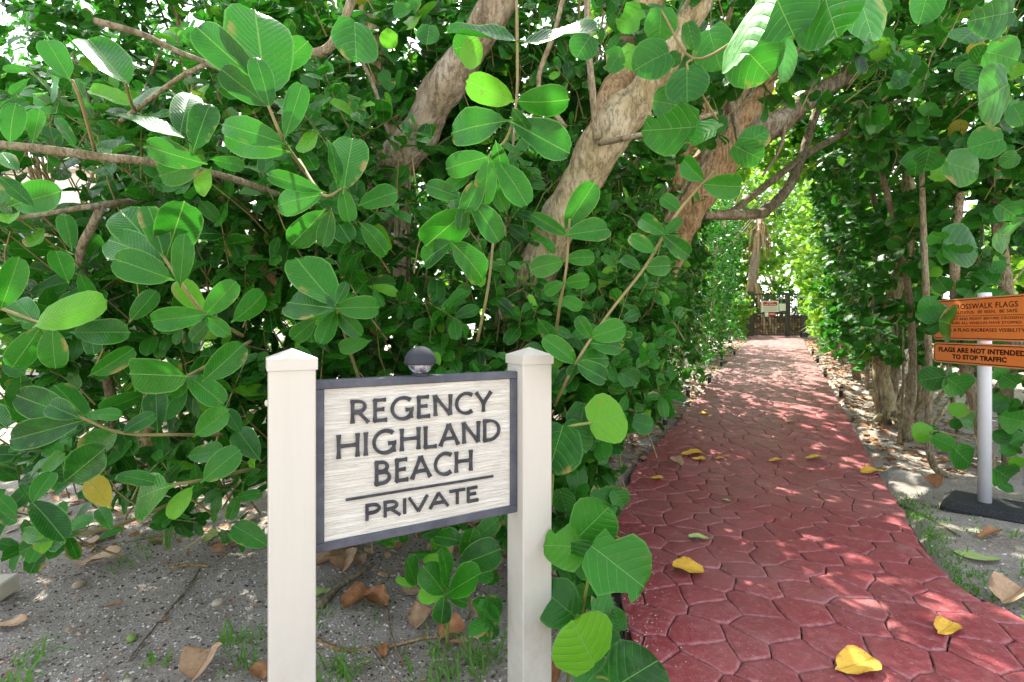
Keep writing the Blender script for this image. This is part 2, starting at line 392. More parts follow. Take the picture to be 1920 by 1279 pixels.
def hero_leaves(fo, lst, wid=1., depth=None):
    """(base px, base py, tip px, tip py, depth[, width factor])"""
    for q in lst:
        bx, by, tx, ty, d = q[:5]; wf = q[5] if len(q) > 5 else 1.
        a = P(bx, by, d); b = P(tx, ty, d+random.uniform(-.35, .5)*math.hypot(tx-bx, ty-by)/F*d)
        ax = np.array(b-a); ln = np.linalg.norm(ax); c = unit(CAMP-np.array(a+b)/2)
        ax = ax/ln; n0 = unit(c-ax*np.dot(c, ax)); x0 = np.cross(ax, n0)
        roll = random.gauss(0, .3)
        if wf < .6: roll = math.acos(max(.15, wf))*random.choice((1,)); wf2 = 1.
        else: wf2 = wf/max(.75, math.cos(roll))
        n1 = n0*math.cos(roll)+x0*math.sin(roll)
        if n1[2] < -.1 and wf < .6: n1 = n0*math.cos(roll)-x0*math.sin(roll)
        n1 = unit(n1+np.array([0, 0, .18]))
        fo.add(np.array(a)[None], frames(ax[None], n1[None]), ln*1.02, wid*wf2, True)
def stem_px(fo_or_mb, pts, w0, w1, n=6):
    """pts: (px, py, depth); widths in photo pixels at those depths"""
    k = len(pts); Q = [P(*q) for q in pts]; r = [(w0+(w1-w0)*i/(k-1))/2/F*pts[i][2] for i in range(k)]
    o, rr = spline(Q, r, 5); (fo_or_mb.tw if isinstance(fo_or_mb, Foliage) else fo_or_mb).tube(o, rr, n, True, .08)

# ------------------------------------------------------------------ ground
def axis_(fine0, fine1, step, far):
    a = list(np.arange(fine0, fine1, step)); s = step; v = fine1
    while v < far: a.append(v); s *= 1.25; v += s
    a.append(far); s = step; v = fine0-step
    while v > -far: a.insert(0, v); s *= 1.25; v -= s
    a.insert(0, -far); return np.array(a)
gx = axis_(-3.6, 5.2, .045, 400); gy = axis_(1.2, 6.2, .045, 400)
X, Y = np.meshgrid(gx, gy); Z = G(X, Y)
def fbm(x, y):
    r = 0
    for i, (f, a) in enumerate(((1.1, .030), (2.9, .016), (7.3, .009), (17., .005), (31, .003))):
        r = r+a*np.sin(x*f+1.7*i+np.sin(y*f*.73+i)*1.4)*np.cos(y*f*1.13+i*2.1+np.sin(x*f*.61)*1.3)
    return r
near = (np.abs(X) < 30) & (np.abs(Y) < 30)
Z = Z+np.where(near, fbm(X, Y), 0)
edge_d = np.maximum(xl(Y)-X, X-xr(Y)); on = (Y > 0) & (Y < 19)
Z = np.where(on & (edge_d < .10), np.minimum(Z, G(X, Y)+.005)-sm(.10, -.03, edge_d)*.05, Z)
k = N('sandy_soil')
co = k.pos(); n1 = k.noise(1.7, 8, .7, co); n2 = k.noise(75, 6, .85, co); n3 = k.noise(190, 3, .8, co); n4 = k.noise(14, 6, .75, co)
col = k.ramp(n1, [(.30, (.36,.28,.21)), (.5, (.58,.51,.43)), (.68, (.66,.60,.52))])
col = k.mix(k.map(n4, .32, .55, .4, 0), col, (.28,.21,.15))
col = k.mix(k.map(n2, .37, .45, .6, 0), col, (.22,.175,.135))
col = k.mix(k.map(n2, .53, .61, 0, .8), col, (.78,.74,.68))
vo = k.n('TexVoronoi'); vo.inputs['Scale'].default_value = 85; k.l(co, vo.inputs[0]); hv = k.n('SeparateColor'); k.l(vo.outputs['Color'], hv.inputs[0])
gr_ = k.map(vo.outputs['Distance'], .25, .42, 1, 0)
col = k.mix(k.math('MULTIPLY', gr_, k.map(hv.outputs[0], .74, .80, 0, .8)), col, (.74,.69,.62))
col = k.mix(k.math('MULTIPLY', gr_, k.map(hv.outputs[1], .84, .88, 0, .85)), col, (.06,.05,.042))
k.set(col, .95, .1); k.bump(k.math('ADD', k.math('ADD', k.math('MULTIPLY', n2, 1.6), n3), k.math('MULTIPLY', gr_, .5)), .9, .02)
M['soil'] = k.m
nx, ny = len(gx), len(gy)
idx = np.arange(nx*ny).reshape(ny, nx)
Fg = np.stack([idx[:-1,:-1], idx[:-1,1:], idx[1:,1:], idx[1:,:-1]], -1).reshape(-1, 4)
me = mesh('ground', np.stack([X, Y, Z], -1).reshape(-1, 3), Fg.tolist(), M['soil'], True)
tag(put('ground', me), kind='structure')
def gz(x, y):
    z = float(G(x, y))+float(fbm(np.array(x), np.array(y)))
    return z

# ------------------------------------------------------------------ path of red stones
k = N('red_paving'); co = k.pos(); oi = k.n('ObjectInfo')
n1 = k.noise(1.3, 6, .65, co); n2 = k.noise(30, 6, .7, co)
c = k.mix(k.map(oi.outputs['Random'], 0, 1, 0, .6, False), (.235,.031,.038), (.34,.056,.062))
c = k.mix(k.map(n1, .42, .66, 0, .45), c, (.33,.14,.13)); c = k.mix(k.map(k.noise(4.5, 6, .75, co), .56, .70, 0, .55), c, (.13,.035,.035)); c = k.mix(k.map(k.noise(2.6, 7, .8, co), .58, .72, 0, .5), c, (.50,.30,.27))
c = k.mix(k.map(n2, .45, .7, 0, .45), c, (.48,.16,.155))
c = k.mix(k.map(k.noise(110, 3, .7, co), .62, .70, 0, .7), c, (.58,.40,.37))
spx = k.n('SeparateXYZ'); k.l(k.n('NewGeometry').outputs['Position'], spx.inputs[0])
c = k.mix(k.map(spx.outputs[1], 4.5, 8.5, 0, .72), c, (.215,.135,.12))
rim = k.n('Attribute'); rim.attribute_name = 'edge'
c = k.mix(k.math('MULTIPLY', k.map(rim.outputs['Fac'], .2, .9, 0, .35), k.map(n2, .35, .6)), c, (.50,.27,.25))
k.set(c, k.map(n2, .3, .7, .42, .62), .42); k.bump(k.math('ADD', n2, k.math('MULTIPLY', k.noise(7, 4, .6, co), 1.4)), .55, .010)
M['paver'] = k.m
k = N('sandy_joint'); co = k.pos()
k.set(k.mix(k.map(k.noise(9, 5, .7, co), .5, .62), (.055,.016,.016), (.34,.25,.22)), .95, .1); k.bump(k.noise(90, 4, .7, co), .8, .01); M['joint'] = k.m
ys = np.concatenate([np.arange(.3, 19, .25)]); NV = 9; vs = []; 
for y in ys:
    a, b = float(xl(y)), float(xr(y))
    for j in range(NV):
        x = a+(b-a)*j/(NV-1); vs.append((x, y, float(G(x, y))+.016))
fs = [(i*NV+j, i*NV+j+1, (i+1)*NV+j+1, (i+1)*NV+j) for i in range(len(ys)-1) for j in range(NV-1)]
nb = len(vs)
for i in range(len(ys)):
    for j in (0, NV-1): vs.append((vs[i*NV+j][0], vs[i*NV+j][1], vs[i*NV+j][2]-.12))
for i in range(len(ys)-1):
    fs.append((i*NV, (i+1)*NV, nb+(i+1)*2, nb+i*2)); fs.append(((i+1)*NV+NV-1, i*NV+NV-1, nb+i*2+1, nb+(i+1)*2+1))
path = tag(put('path', mesh('path', vs, fs, M['joint'])), kind='structure')
def clip(poly, px, py, nx_, ny_):
    out = []
    for i in range(len(poly)):
        a, b = poly[i], poly[(i+1) % len(poly)]; da = (a[0]-px)*nx_+(a[1]-py)*ny_; db = (b[0]-px)*nx_+(b[1]-py)*ny_
        if da <= 0: out.append(a)
        if (da < 0 < db) or (db < 0 < da):
            t = da/(da-db); out.append((a[0]+(b[0]-a[0])*t, a[1]+(b[1]-a[1])*t))
    return out
S = .192; ang = math.radians(24); seeds = []
for i in range(-75, 110):
    for j in range(-75, 110):
        lx = (i+.5*(j % 2))*S*1.02+rng.uniform(-.29, .29)*S; ly = j*S*.80+rng.uniform(-.29, .29)*S
        x = lx*math.cos(ang)+ly*math.sin(ang)+3; y = -lx*math.sin(ang)+ly*math.cos(ang)+8
        if .9 < y < 17.3 and float(xl(y))-.25 < x < float(xr(y))+.25 and x/max(y,.1) < 1.35+.4/max(y,.5): seeds.append((x, y))
seeds = np.array(seeds); cells = []
for i, (x, y) in enumerate(seeds):
    d2 = ((seeds-(x, y))**2).sum(1); nb_ = np.argsort(d2)[1:20]; poly = [(x-.5, y-.5), (x+.5, y-.5), (x+.5, y+.5), (x-.5, y+.5)]
    for q in nb_:
        X2, Y2 = seeds[q]; L_ = math.hypot(X2-x, Y2-y); poly = clip(poly, (x+X2)/2, (y+Y2)/2, (X2-x)/L_, (Y2-y)/L_)
        if len(poly) < 3: break
    for E, sgn in ((LE, -1), (RE, 1)):
        yy = np.array([y-.3, y+.3]); xx = np.interp(yy, E[:,1], E[:,0]); tx, ty = xx[1]-xx[0], .6; L_ = math.hypot(tx, ty)
        nxx, nyy = ty/L_*sgn, -tx/L_*sgn
        if len(poly) >= 3: poly = clip(poly, float(np.interp(y, E[:,1], E[:,0])), y, nxx, nyy)
    if len(poly) < 3: continue
    ar = abs(sum(poly[a][0]*poly[(a+1) % len(poly)][1]-poly[(a+1) % len(poly)][0]*poly[a][1] for a in range(len(poly))))/2
    if ar < .004: continue
    cells.append((y, poly, ar))
def wob(x, y): 
    v = mnoise.noise_vector(Vector((x*5.5, y*5.5, 3.1))); return x+v.x*.034, y+v.y*.034
def paver_geo(poly):
    cx = sum(p[0] for p in poly)/len(poly); cy = sum(p[1] for p in poly)/len(poly); pts = []
    for i in range(len(poly)):
        a, b = poly[i], poly[(i+1) % len(poly)]; l = math.hypot(b[0]-a[0], b[1]-a[1]); kk = 1 if l < .05 else (2 if l < .16 else 3)
        for t in range(kk): pts.append((a[0]+(b[0]-a[0])*t/kk, a[1]+(b[1]-a[1])*t/kk))
    pts = [wob(*p) for p in pts]; V = []; E = []
    tx, ty = rng.normal(0, .010, 2); dz = rng.uniform(-.0015, .002)
    for gap, dz2, e in ((.0028, -.014, 1), (.0036, -.005, 1), (.0085, -.0013, .7), (.020, .0, 0)):
        for x, y in pts:
            dx, dy = cx-x, cy-y; l = math.hypot(dx, dy)+1e-6; g2 = min(gap, l*.4)
            xx, yy = x+dx/l*g2, y+dy/l*g2; V.append((xx, yy, float(G(xx, yy))+.030+dz+dz2+(xx-cx)*tx+(yy-cy)*ty)); E.append(e)
    n = len(pts); Fc = [(r*n+i, r*n+(i+1) % n, (r+1)*n+(i+1) % n, (r+1)*n+i) for r in range(3) for i in range(n)]
    Fc.append(tuple(3*n+i for i in range(n)))
    return V, Fc, E
cells.sort(key=lambda q: -q[2]/q[0]**2)
rest = MB(); restE = []
for i, (y, poly, ar) in enumerate(cells):
    V, Fc, E = paver_geo(poly)
    if i < 300:
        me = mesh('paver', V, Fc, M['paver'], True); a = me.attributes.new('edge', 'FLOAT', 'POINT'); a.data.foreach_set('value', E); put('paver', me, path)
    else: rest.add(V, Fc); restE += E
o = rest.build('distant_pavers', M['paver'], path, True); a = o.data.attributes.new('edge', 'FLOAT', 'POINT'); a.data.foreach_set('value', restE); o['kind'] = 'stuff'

# ------------------------------------------------------------------ the carved sign
M['vinyl'] = simple('cream_vinyl', (.66,.64,.59), .38, .35, .035, 3, dirt=(.42,.38,.30))
k = N('cream_vinyl_post'); co = k.pos(); z = k.noise(3, 4, .6, k.pos(14, 14, 1.2))
c = k.mix(k.map(z, .3, .75, 0, .35), (.57,.535,.465), (.52,.48,.41)); c = k.mix(k.map(k.noise(38, 4, .7, co), .70, .76, 0, .5), c, (.30,.26,.19)); sz_ = k.n('SeparateXYZ'); k.l(k.n('NewGeometry').outputs['Position'], sz_.inputs[0]); c = k.mix(k.math('MULTIPLY', k.map(sz_.outputs[2], .6, .2, 0, .3), k.map(k.noise(22, 6, .75, co), .42, .62)), c, (.42,.38,.27))
k.set(c, .36, .4); k.bump(z, .06, .003); M['vinyl'] = k.m
k = N('weathered_slate_paint'); co = k.pos()
c = k.mix(k.map(k.noise(11, 6, .7, co), .35, .7), (.055,.060,.078), (.10,.105,.125)); c = k.mix(k.map(k.noise(70, 4, .7, co), .66, .74, 0, .5), c, (.34,.34,.35))
k.set(c, .5, .35); k.bump(k.noise(50, 4, .6, co), .15, .003); M['slate'] = k.m
k = N('carved_letter_paint'); k.set(k.mix(k.map(k.noise(40, 4, .7, k.pos()), .4, .7), (.03,.032,.038), (.065,.067,.075)), .55, .3); M['letter'] = k.m
# board grain runs along the sign; object space is (along, depth, up)
k = N('sandblasted_cedar'); tcx = k.n('TexCoord'); mp = k.n('Mapping'); mp.inputs['Scale'].default_value = (1.1, 1, 26); k.l(tcx.outputs['Object'], mp.inputs[0])
g1 = k.noise(5.5, 5, .62, mp.outputs[0]); mp2 = k.n('Mapping'); mp2.inputs['Scale'].default_value = (3, 1, 120); k.l(tcx.outputs['Object'], mp2.inputs[0]); g2 = k.noise(5, 3, .6, mp2.outputs[0])
h = k.math('ADD', k.map(g1, .32, .62), k.math('MULTIPLY', g2, .5))
c = k.mix(k.map(g1, .36, .50, .7, 0), (.74,.705,.62), (.60,.55,.45)); c = k.mix(k.map(g2, .34, .46, .35, 0), c, (.42,.36,.27)); c = k.mix(k.map(k.noise(6, 4, .6, tcx.outputs['Object']), .5, .7, 0, .35), c, (.78,.765,.70))
k.set(c, .75, .2); k.bump(h, .8, .004); M['board'] = k.m
PL, PR = P(589, 871, 1.285), P(965, 830, 1.575)         # inner ends of the board at mid height
zt = (P(589, 709, 1.285).z+P(965, 699, 1.575).z)/2; zb = (P(589, 1031, 1.285).z+P(965, 959, 1.575).z)/2
dz_l, dz_r = P(589, 1031, 1.285).z-zb, P(965, 959, 1.575).z-zb
base_l = Vector((PL.x, PL.y, 0)); e = Vector((PR.x-PL.x, PR.y-PL.y, 0)); WL = e.length; e.normalize(); nrm = Vector((e.y, -e.x, 0))   # towards the viewer
HT = zt-zb
sign = empty('wooden_sign', (PL.x+e.x*WL/2, PL.y+e.y*WL/2, 0), 'carved cream and slate sign between two cream square posts, lettered REGENCY HIGHLAND BEACH PRIVATE', 'sign')
yaw = math.atan2(e.y, e.x)
def sgn_part(name, mb, m, parent=None, smooth=False):   # geometry in sign space: x along, y into depth, z up
    o = bpy.data.objects.new(name, mesh(name, mb.v, mb.f, m, smooth)); COL.objects.link(o); o.parent = parent or sign
    if parent is None: o.rotation_euler = (0, 0, yaw)
    return o
zc = (zt+zb)/2; tilt = 0.012
SZ = lambda v: v*1.0
def solid_frame(mb, x0, x1, z0, z1, w_, y0, y1, b):
    for (a0, a1, c0, c1, ax_) in ((x0, x1, z1-w_, z1, 0), (x0, x1, z0, z0+w_, 0), (x0, x0+w_, z0+w_, z1-w_, 1), (x1-w_, x1, z0+w_, z1-w_, 1)):
        mb.box(((a0+a1)/2, (y0+y1)/2, (c0+c1)/2), ((a1-a0)/2, 0, 0), (0, (y1-y0)/2, 0), (0, 0, (c1-c0)/2), b)
hw = WL/2
mb = MB(); solid_frame(mb, -hw, hw, zb, zt, .0235, -.019, .019, .0025); sgn_part('frame', mb, M['slate'])
mb = MB(); mb.box((0, .002, zc), (hw-.022, 0, 0), (0, .012, 0), (0, 0, HT/2-.022)); sgn_part('board', mb, M['board'])
# letters: strokes with flared ends
def stroke(mb, pts, w0, y0, y1, flare=.35, closed=False):
    """flat ribbon along pts (2D), extruded"""
    n = len(pts); L_, R_ = [], []
    for i in range(n):
        a = pts[(i-1) % n] if closed or i > 0 else pts[i]; b = pts[(i+1) % n] if closed or i < n-1 else pts[i]
        tx, tz = b[0]-a[0], b[1]-a[1]; l = math.hypot(tx, tz) or 1; nx_, nz_ = -tz/l, tx/l
        t = i/(n-1); ww = w0/2*(1+(0 if closed else flare*max(0, abs(2*t-1)-.55)/.45))
        L_.append((pts[i][0]+nx_*ww, pts[i][1]+nz_*ww)); R_.append((pts[i][0]-nx_*ww, pts[i][1]-nz_*ww))
    V = [(x, y0, z) for x, z in L_]+[(x, y0, z) for x, z in R_]+[(x, y1, z) for x, z in L_]+[(x, y1, z) for x, z in R_]; Fc = []
    for i in range(n if closed else n-1):
        j = (i+1) % n
        Fc += [(i, j, n+j, n+i), (2*n+j, 2*n+i, 3*n+i, 3*n+j), (i, 2*n+i, 2*n+j, j), (n+j, 3*n+j, 3*n+i, n+i)]
    if not closed: Fc += [(0, n, 3*n, 2*n), (n-1, 3*n-1, 4*n-1, 2*n-1)]
    mb.add(V, Fc)
def ln(x0, z0, x1, z1): return [(x0+(x1-x0)*t/6, z0+(z1-z0)*t/6) for t in range(7)]
def arc(cx, cz, rx, rz, a0, a1, n=16): return [(cx+rx*math.cos(math.radians(a0+(a1-a0)*t/n)), cz+rz*math.sin(math.radians(a0+(a1-a0)*t/n))) for t in range(n+1)]
GL = {
 'R': (.66, [ln(.08,0,.08,1), ln(.02,.97,.2,.97)+arc(.26,.73,.24,.235,85,-90,14)+[(.10,.49)], ln(.28,.49,.62,.0)]),
 'E': (.52, [ln(.08,0,.08,1), ln(.04,.96,.46,.96), ln(.08,.53,.40,.53), ln(.04,.04,.50,.04)]),
 'G': (.86, [arc(.46,.5,.40,.49,48,318,26), ln(.76,.02,.76,.44), ln(.56,.43,.84,.43)]),
 'N': (.78, [ln(.10,0,.07,1), ln(.07,.98,.68,.02), ln(.68,0,.70,1)]),
 'C': (.74, [arc(.46,.5,.40,.49,52,308,26)]),
 'Y': (.70, [ln(.35,0,.35,.45), ln(.35,.44,.03,1), ln(.35,.44,.68,1)]),
 'H': (.78, [ln(.08,0,.08,1), ln(.70,0,.70,1), ln(.08,.52,.70,.52)]),
 'I': (.20, [ln(.09,0,.09,1)]),
 'L': (.52, [ln(.08,0,.08,1), ln(.04,.04,.50,.04)]),
 'A': (.78, [ln(.02,0,.36,1), ln(.36,1,.74,0), ln(.14,.33,.62,.33)]),
 'D': (.80, [ln(.08,0,.08,1), ln(.03,.97,.26,.97)+arc(.28,.5,.42,.47,86,-86,20)+ln(.26,.03,.03,.03)]),
 'B': (.64, [ln(.08,0,.08,1), ln(.03,.97,.24,.97)+arc(.26,.755,.21,.215,85,-88,12)+[(.10,.54)], [(.10,.54)]+arc(.28,.285,.27,.255,85,-88,14)+ln(.26,.03,.03,.03)]),
 'P': (.60, [ln(.08,0,.08,1), ln(.03,.97,.24,.97)+arc(.26,.71,.25,.255,85,-90,14)+[(.10,.455)]]),
 'V': (.76, [ln(.02,1,.37,0), ln(.37,0,.72,1)]),
 'T': (.64, [ln(.30,0,.30,1), ln(-.02,.96,.62,.96)]),
}
def text_line(s, x0, x1, z0, h_, wt, flare, sx=1., gap=.11):
    tot = sum(GL[c][0]*sx+gap for c in s)-gap; kx = (x1-x0)/(tot*h_); x = x0
    for c in s:
        wd, strokes = GL[c]; mb = MB()
        for q_i, st in enumerate(strokes):
            pts = [(x+a*h_*kx*sx, z0+b*h_) for a, b in st]; stroke(mb, pts, wt, -.0165-.0006*q_i, .0, flare)
        sgn_part('letter', mb, M['letter']); x += (wd*sx+gap)*h_*kx
def sx_(px, py):      # photo pixel on the board plane -> (along, up)
    dx, dy = (px-CX)/F, 1.; t = (Vector((PL.x, PL.y, 0)).dot(nrm))/(dx*nrm.x+dy*nrm.y); p = Vector((dx*t, t, CH-(py-HY)/F*t)); return (Vector((p.x, p.y, 0))-base_l).dot(e)-hw, p.z
for s, a, b, top_l, bot_l, wt, fl, sxx in (
        ('REGENCY', (655, 793), (918, 770), 751, 793, .0088, .45, 1.), ('HIGHLAND', (629, 857), (936, 826), 813, 857, .0088, .45, 1.), ('BEACH', (700, 907), (883, 880), 865, 907, .0088, .45, 1.), ('PRIVATE', (682, 973), (894, 938), 944, 973, .0080, .05, 1.3)):
    x0, z0 = sx_(*a); x1, z1 = sx_(*b); _, zt0 = sx_(a[0], top_l); z_ = z0*.75+z1*.25
    text_line(s, x0, x1, z_, zt0-z0, wt, fl, sxx, .11 if sxx == 1 else .05)
x0, z0 = sx_(647, 933); x1, z1 = sx_(921, 892); mb = MB(); mb.box(((x0+x1)/2, -.009, (z0+z1)/2), ((x1-x0)/2, 0, 0), (0, .008, 0), (0, 0, .003)); sgn_part('divider_bar', mb, M['letter'])
pw = .0545
for sgnx, wz in ((-1, 1.170), (1, 1.166)):
    ztop = P(545, 690, 1.26).z if sgnx < 0 else P(990, 680, 1.60).z
    cx = sgnx*(hw+pw+.001); mb = MB(); mb.box((cx, 0, ztop/2-.15), (pw, 0, 0), (0, pw, 0), (0, 0, ztop/2+.15), .003); o = sgn_part('post', mb, M['vinyl'])
    mb = MB(); q = pw+.004; zz = ztop
    V = [(cx-q, -q, zz-.002), (cx+q, -q, zz-.002), (cx+q, q, zz-.002), (cx-q, q, zz-.002), (cx-q, -q, zz+.027), (cx+q, -q, zz+.027), (cx+q, q, zz+.027), (cx-q, q, zz+.027), (cx, 0, zz+.052)]
    mb.add(V, [(0,3,2,1), (0,1,5,4), (1,2,6,5), (2,3,7,6), (3,0,4,7), (4,5,8), (5,6,8), (6,7,8), (7,4,8)]); sgn_part('post_cap', mb, M['vinyl'], o)
    if sgnx < 0:
        for zk in (P(499, 752, 1.25).z, P(499, 984, 1.25).z):
            mb = MB(); mb.tube([(cx-pw-.001, -.02, zk), (cx-pw-.006, -.02, zk), (cx-pw-.008, -.02, zk)], [.008, .008, .004], 10); sgn_part('screw_cap', mb, M['vinyl'], o)
# lamp on top of the board
M['lamp_metal'] = simple('weathered_black_metal', (.035,.037,.045), .75, .3, .5, 30, .2, dirt=(.16,.16,.17))
k = N('cloudy_lamp_glass'); co = k.pos(); c = k.mix(k.map(k.noise(55, 4, .6, co), .4, .65), (.07,.08,.11), (.42,.44,.50)); c = k.mix(k.map(k.noise(80, 3, .6, co), .62, .68), c, (.28,.10,.05)); k.set(c, .25, .6); M['lamp_glass'] = k.m
lx, _ = sx_(788, 700); la = bpy.data.objects.new('lamp', mesh('lamp', MB().lathe((0,0,0), [(.026,-.001), (.026,.004), (.018,.008), (.010,.020), (.010,.05)], 18).v, MB().lathe((0,0,0), [(.026,-.001), (.026,.004), (.018,.008), (.010,.020), (.010,.05)], 18).f, M['lamp_metal'], True))
COL.objects.link(la); la.parent = sign; la.rotation_euler = (0, 0, yaw); la.location = (e.x*lx, e.y*lx, zt)
o = bpy.data.objects.new('lamp_glass', mesh('lamp_glass', (q_ := MB().lathe((0,0,0), [(.018,.006), (.028,.014), (.036,.028), (.037,.042)], 20)).v, q_.f, M['lamp_glass'], True)); COL.objects.link(o); o.parent = la
prof = [(.036, .034), (.0465, .033), (.0472, .040), (.045, .053), (.038, .067), (.027, .078), (.013, .085), (.003, .0865)]
q_ = MB().lathe((0,0,0), prof, 28); o = bpy.data.objects.new('lamp_hood', mesh('lamp_hood', q_.v, q_.f, M['lamp_metal'], True)); COL.objects.link(o); o.parent = la

# ------------------------------------------------------------------ crosswalk flag sign
M['pvc'] = simple('white_pvc', (.74,.75,.77), .35, .4, .04, 4)
k = N('black_rubber'); k.set(k.mix(k.map(k.noise(90, 4, .7, k.pos()), .45, .65), (.012,.012,.014), (.045,.045,.05)), .6, .35); k.bump(k.noise(160, 3, .6, k.pos()), .5, .004); M['rubber'] = k.m
k = N('orange_reflective_sheet'); k.set(k.mix(k.map(k.noise(2, 3, .6, k.pos()), .3, .7), (.98,.23,.04), (1.0,.30,.07)), .4, .3); M['orange'] = k.m
M['orange_edge'] = simple('pale_orange_border', (.82,.36,.20), .4, .3, .05)
M['print'] = simple('dark_print', (.10,.015,.006), .5, .2, .1)
M['print2'] = simple('black_print', (.035,.008,.006), .5, .2, .1)
M['steel'] = simple('bolt_steel', (.55,.5,.45), .35, .5, .1, metal=.8)
cp = GP(1846, 946); cp.z -= .03
csign = empty('crosswalk_flag_sign', (cp.x, cp.y, cp.z), 'round white post on a black rubber base carrying orange CROSSWALK FLAGS plates', 'sign')
ptop = P(1846, 549, cp.y).z-cp.z
prad = 27/2/F*cp.y*.74
def loc_part(name, mb, m, root, smooth=False, rz=0., loc=(0,0,0)):
    o = bpy.data.objects.new(name, mesh(name, mb.v, mb.f, m, smooth)); COL.objects.link(o); o.parent = root; o.rotation_euler = (0, 0, rz); o.location = loc; return o
q_ = MB().lathe((0,0,0), [(prad, .04), (prad, ptop-.006), (prad*.93, ptop)], 24); loc_part('post', q_, M['pvc'], csign, True)
mb = MB(); by, bx = .20, .36
V = []; 
for z_, s_ in ((0.0, 1.), (.022, .995), (.05, .90), (.062, .86)):
    for a, b in ((-1,-1),(1,-1),(1,1),(-1,1)):
        for (u, v_) in (((.94, 1), (1, .9)) if a*b < 0 else ((1, .9), (.94, 1))): V.append((a*bx*u*s_, b*by*v_*s_, z_))
mb.add(V, [(r*8+i, r*8+(i+1) % 8, (r+1)*8+(i+1) % 8, (r+1)*8+i) for r in range(3) for i in range(8)]+[tuple(24+i for i in range(8)), tuple(range(8))[::-1]])
loc_part('base', mb, M['rubber'], csign, False, math.radians(-46), (.10, -.10, -.012))
# plates: local x runs along the plate towards the right edge of the picture, y out of the post, z up
s_dir = Vector((-.055, -.70, 0)).normalized(); s_n = Vector((s_dir.y, -s_dir.x, 0)); s_yaw = math.atan2(s_dir.y, s_dir.x)
def rrect(w_, h_, r, n=6):
    pts = []
    for cx, cz, a in ((w_-r, h_-r, 0), (-w_+r, h_-r, 90), (-w_+r, -h_+r, 180), (w_-r, -h_+r, 270)):
        for i in range(n+1):
            t = math.radians(a+90*i/n); pts.append((cx+r*math.cos(t), cz+r*math.sin(t)))
    return pts
def slab(mb, pts, y0, y1):
    n = len(pts); V = [(x, y0, z) for x, z in pts]+[(x, y1, z) for x, z in pts]
    mb.add(V, [tuple(range(n)), tuple(range(2*n-1, n-1, -1))]+[(i, n+i, n+(i+1) % n, (i+1) % n) for i in range(n)])
def ring(mb, w_, h_, r, t, y):
    a = rrect(w_, h_, r); b = rrect(w_-t, h_-t, max(r-t, .002)); n = len(a)
    mb.add([(x, y, z) for x, z in a]+[(x, y, z) for x, z in b], [(i, (i+1) % n, n+(i+1) % n, n+i) for i in range(n)])
def text_obj(name, s, size, m, parent, loc, width=None, bold=0., ext=.0004, spacing=1.05):
    cu = bpy.data.curves.new('txt', 'FONT'); cu.body = s; cu.size = size; cu.align_x = 'CENTER'; cu.align_y = 'CENTER'; cu.extrude = ext; cu.offset = bold; cu.resolution_u = 3; cu.space_character = spacing
    t = bpy.data.objects.new('txt', cu); COL.objects.link(t); bpy.context.view_layer.update()
    me = bpy.data.meshes.new_from_object(t.evaluated_get(bpy.context.evaluated_depsgraph_get())); bpy.data.objects.remove(t)
    me.materials.clear(); me.materials.append(m)
    me.transform(Matrix.Rotation(math.radians(90), 4, 'X'))
    if width:
        xs = [v.co.x for v in me.vertices]; me.transform(Matrix.Scale(width/(max(xs)-min(xs)), 4, (1, 0, 0)))
    o = bpy.data.objects.new(name, me); COL.objects.link(o); o.parent = parent; o.location = loc; return o
PWD = .385; yq = -prad-.006
def plate(zc_, hh, lines, pm, bars=(), ox=.0):
    mb = MB(); slab(mb, rrect(PWD, hh, .028), -.0015, .0015); o = loc_part('sign_plate', mb, M['orange_edge'], csign, False, s_yaw, tuple(Vector((0,0,zc_))+s_n*(prad+.004)))
    mb = MB(); slab(mb, rrect(PWD-.007, hh-.007, .023), -.0022, -.0016); loc_part('orange_face', mb, M['orange'], o)
    mb = MB(); ring(mb, PWD-.010, hh-.010, .022, .0055, -.0027); loc_part('border_line', mb, pm, o)
    for s, cx, z_, size, wd, bold in lines: text_obj('lettering', s, size, pm, o, (cx, -.0028, z_), wd, bold)
    for z_ in bars:
        mb = MB(); mb.box((0, -.0027, z_), (PWD-.014, 0, 0), (0, .0003, 0), (0, 0, .0014)); loc_part('rule_line', mb, pm, o)
    for z_ in (hh-.022, -hh+.022):
        mb = MB(); mb.tube([(0, -.002, z_), (0, -.006, z_), (0, -.0075, z_)], [.006, .006, .003], 8); loc_part('bolt', mb, M['steel'], o)
    return o
zA = P(1842, 598, cp.y).z-cp.z; zB = P(1842, 665, cp.y).z-cp.z
up_pl = plate(zA, .1495, [('CROSSWALK FLAGS', .035, .088, .052, .50, .0004), ('BE CAUTIOUS.  BE SEEN.  BE SAFE', .012, .047, .030, .54, 0), ('LOOK LEFT AND RIGHT BEFORE CROSSING', 0, .002, .024, .66, 0), ('MAKE SURE ALL VEHICLES HAVE STOPPED', 0, -.028, .024, .62, 0), ('USING A FLAG INCREASES VISIBILITY', 0, -.078, .032, .66, .0003)], M['print'], (.022, -.050))
lo_pl = plate(zB, .0755, [('FLAGS ARE NOT INTENDED', .0, .022, .046, .67, .0018), ('TO STOP TRAFFIC', .0, -.026, .044, .42, .0018)], M['print2'])
mb = MB(); mb.add([(-.285+.030*math.cos(a), -.0030, .090+.026*math.sin(a)) for a in np.linspace(0, 2*math.pi, 20, False)], [tuple(range(20))]); loc_part('seal', mb, simple('pale_blue_seal', (.55,.66,.75), .4, .3, .1), up_pl)
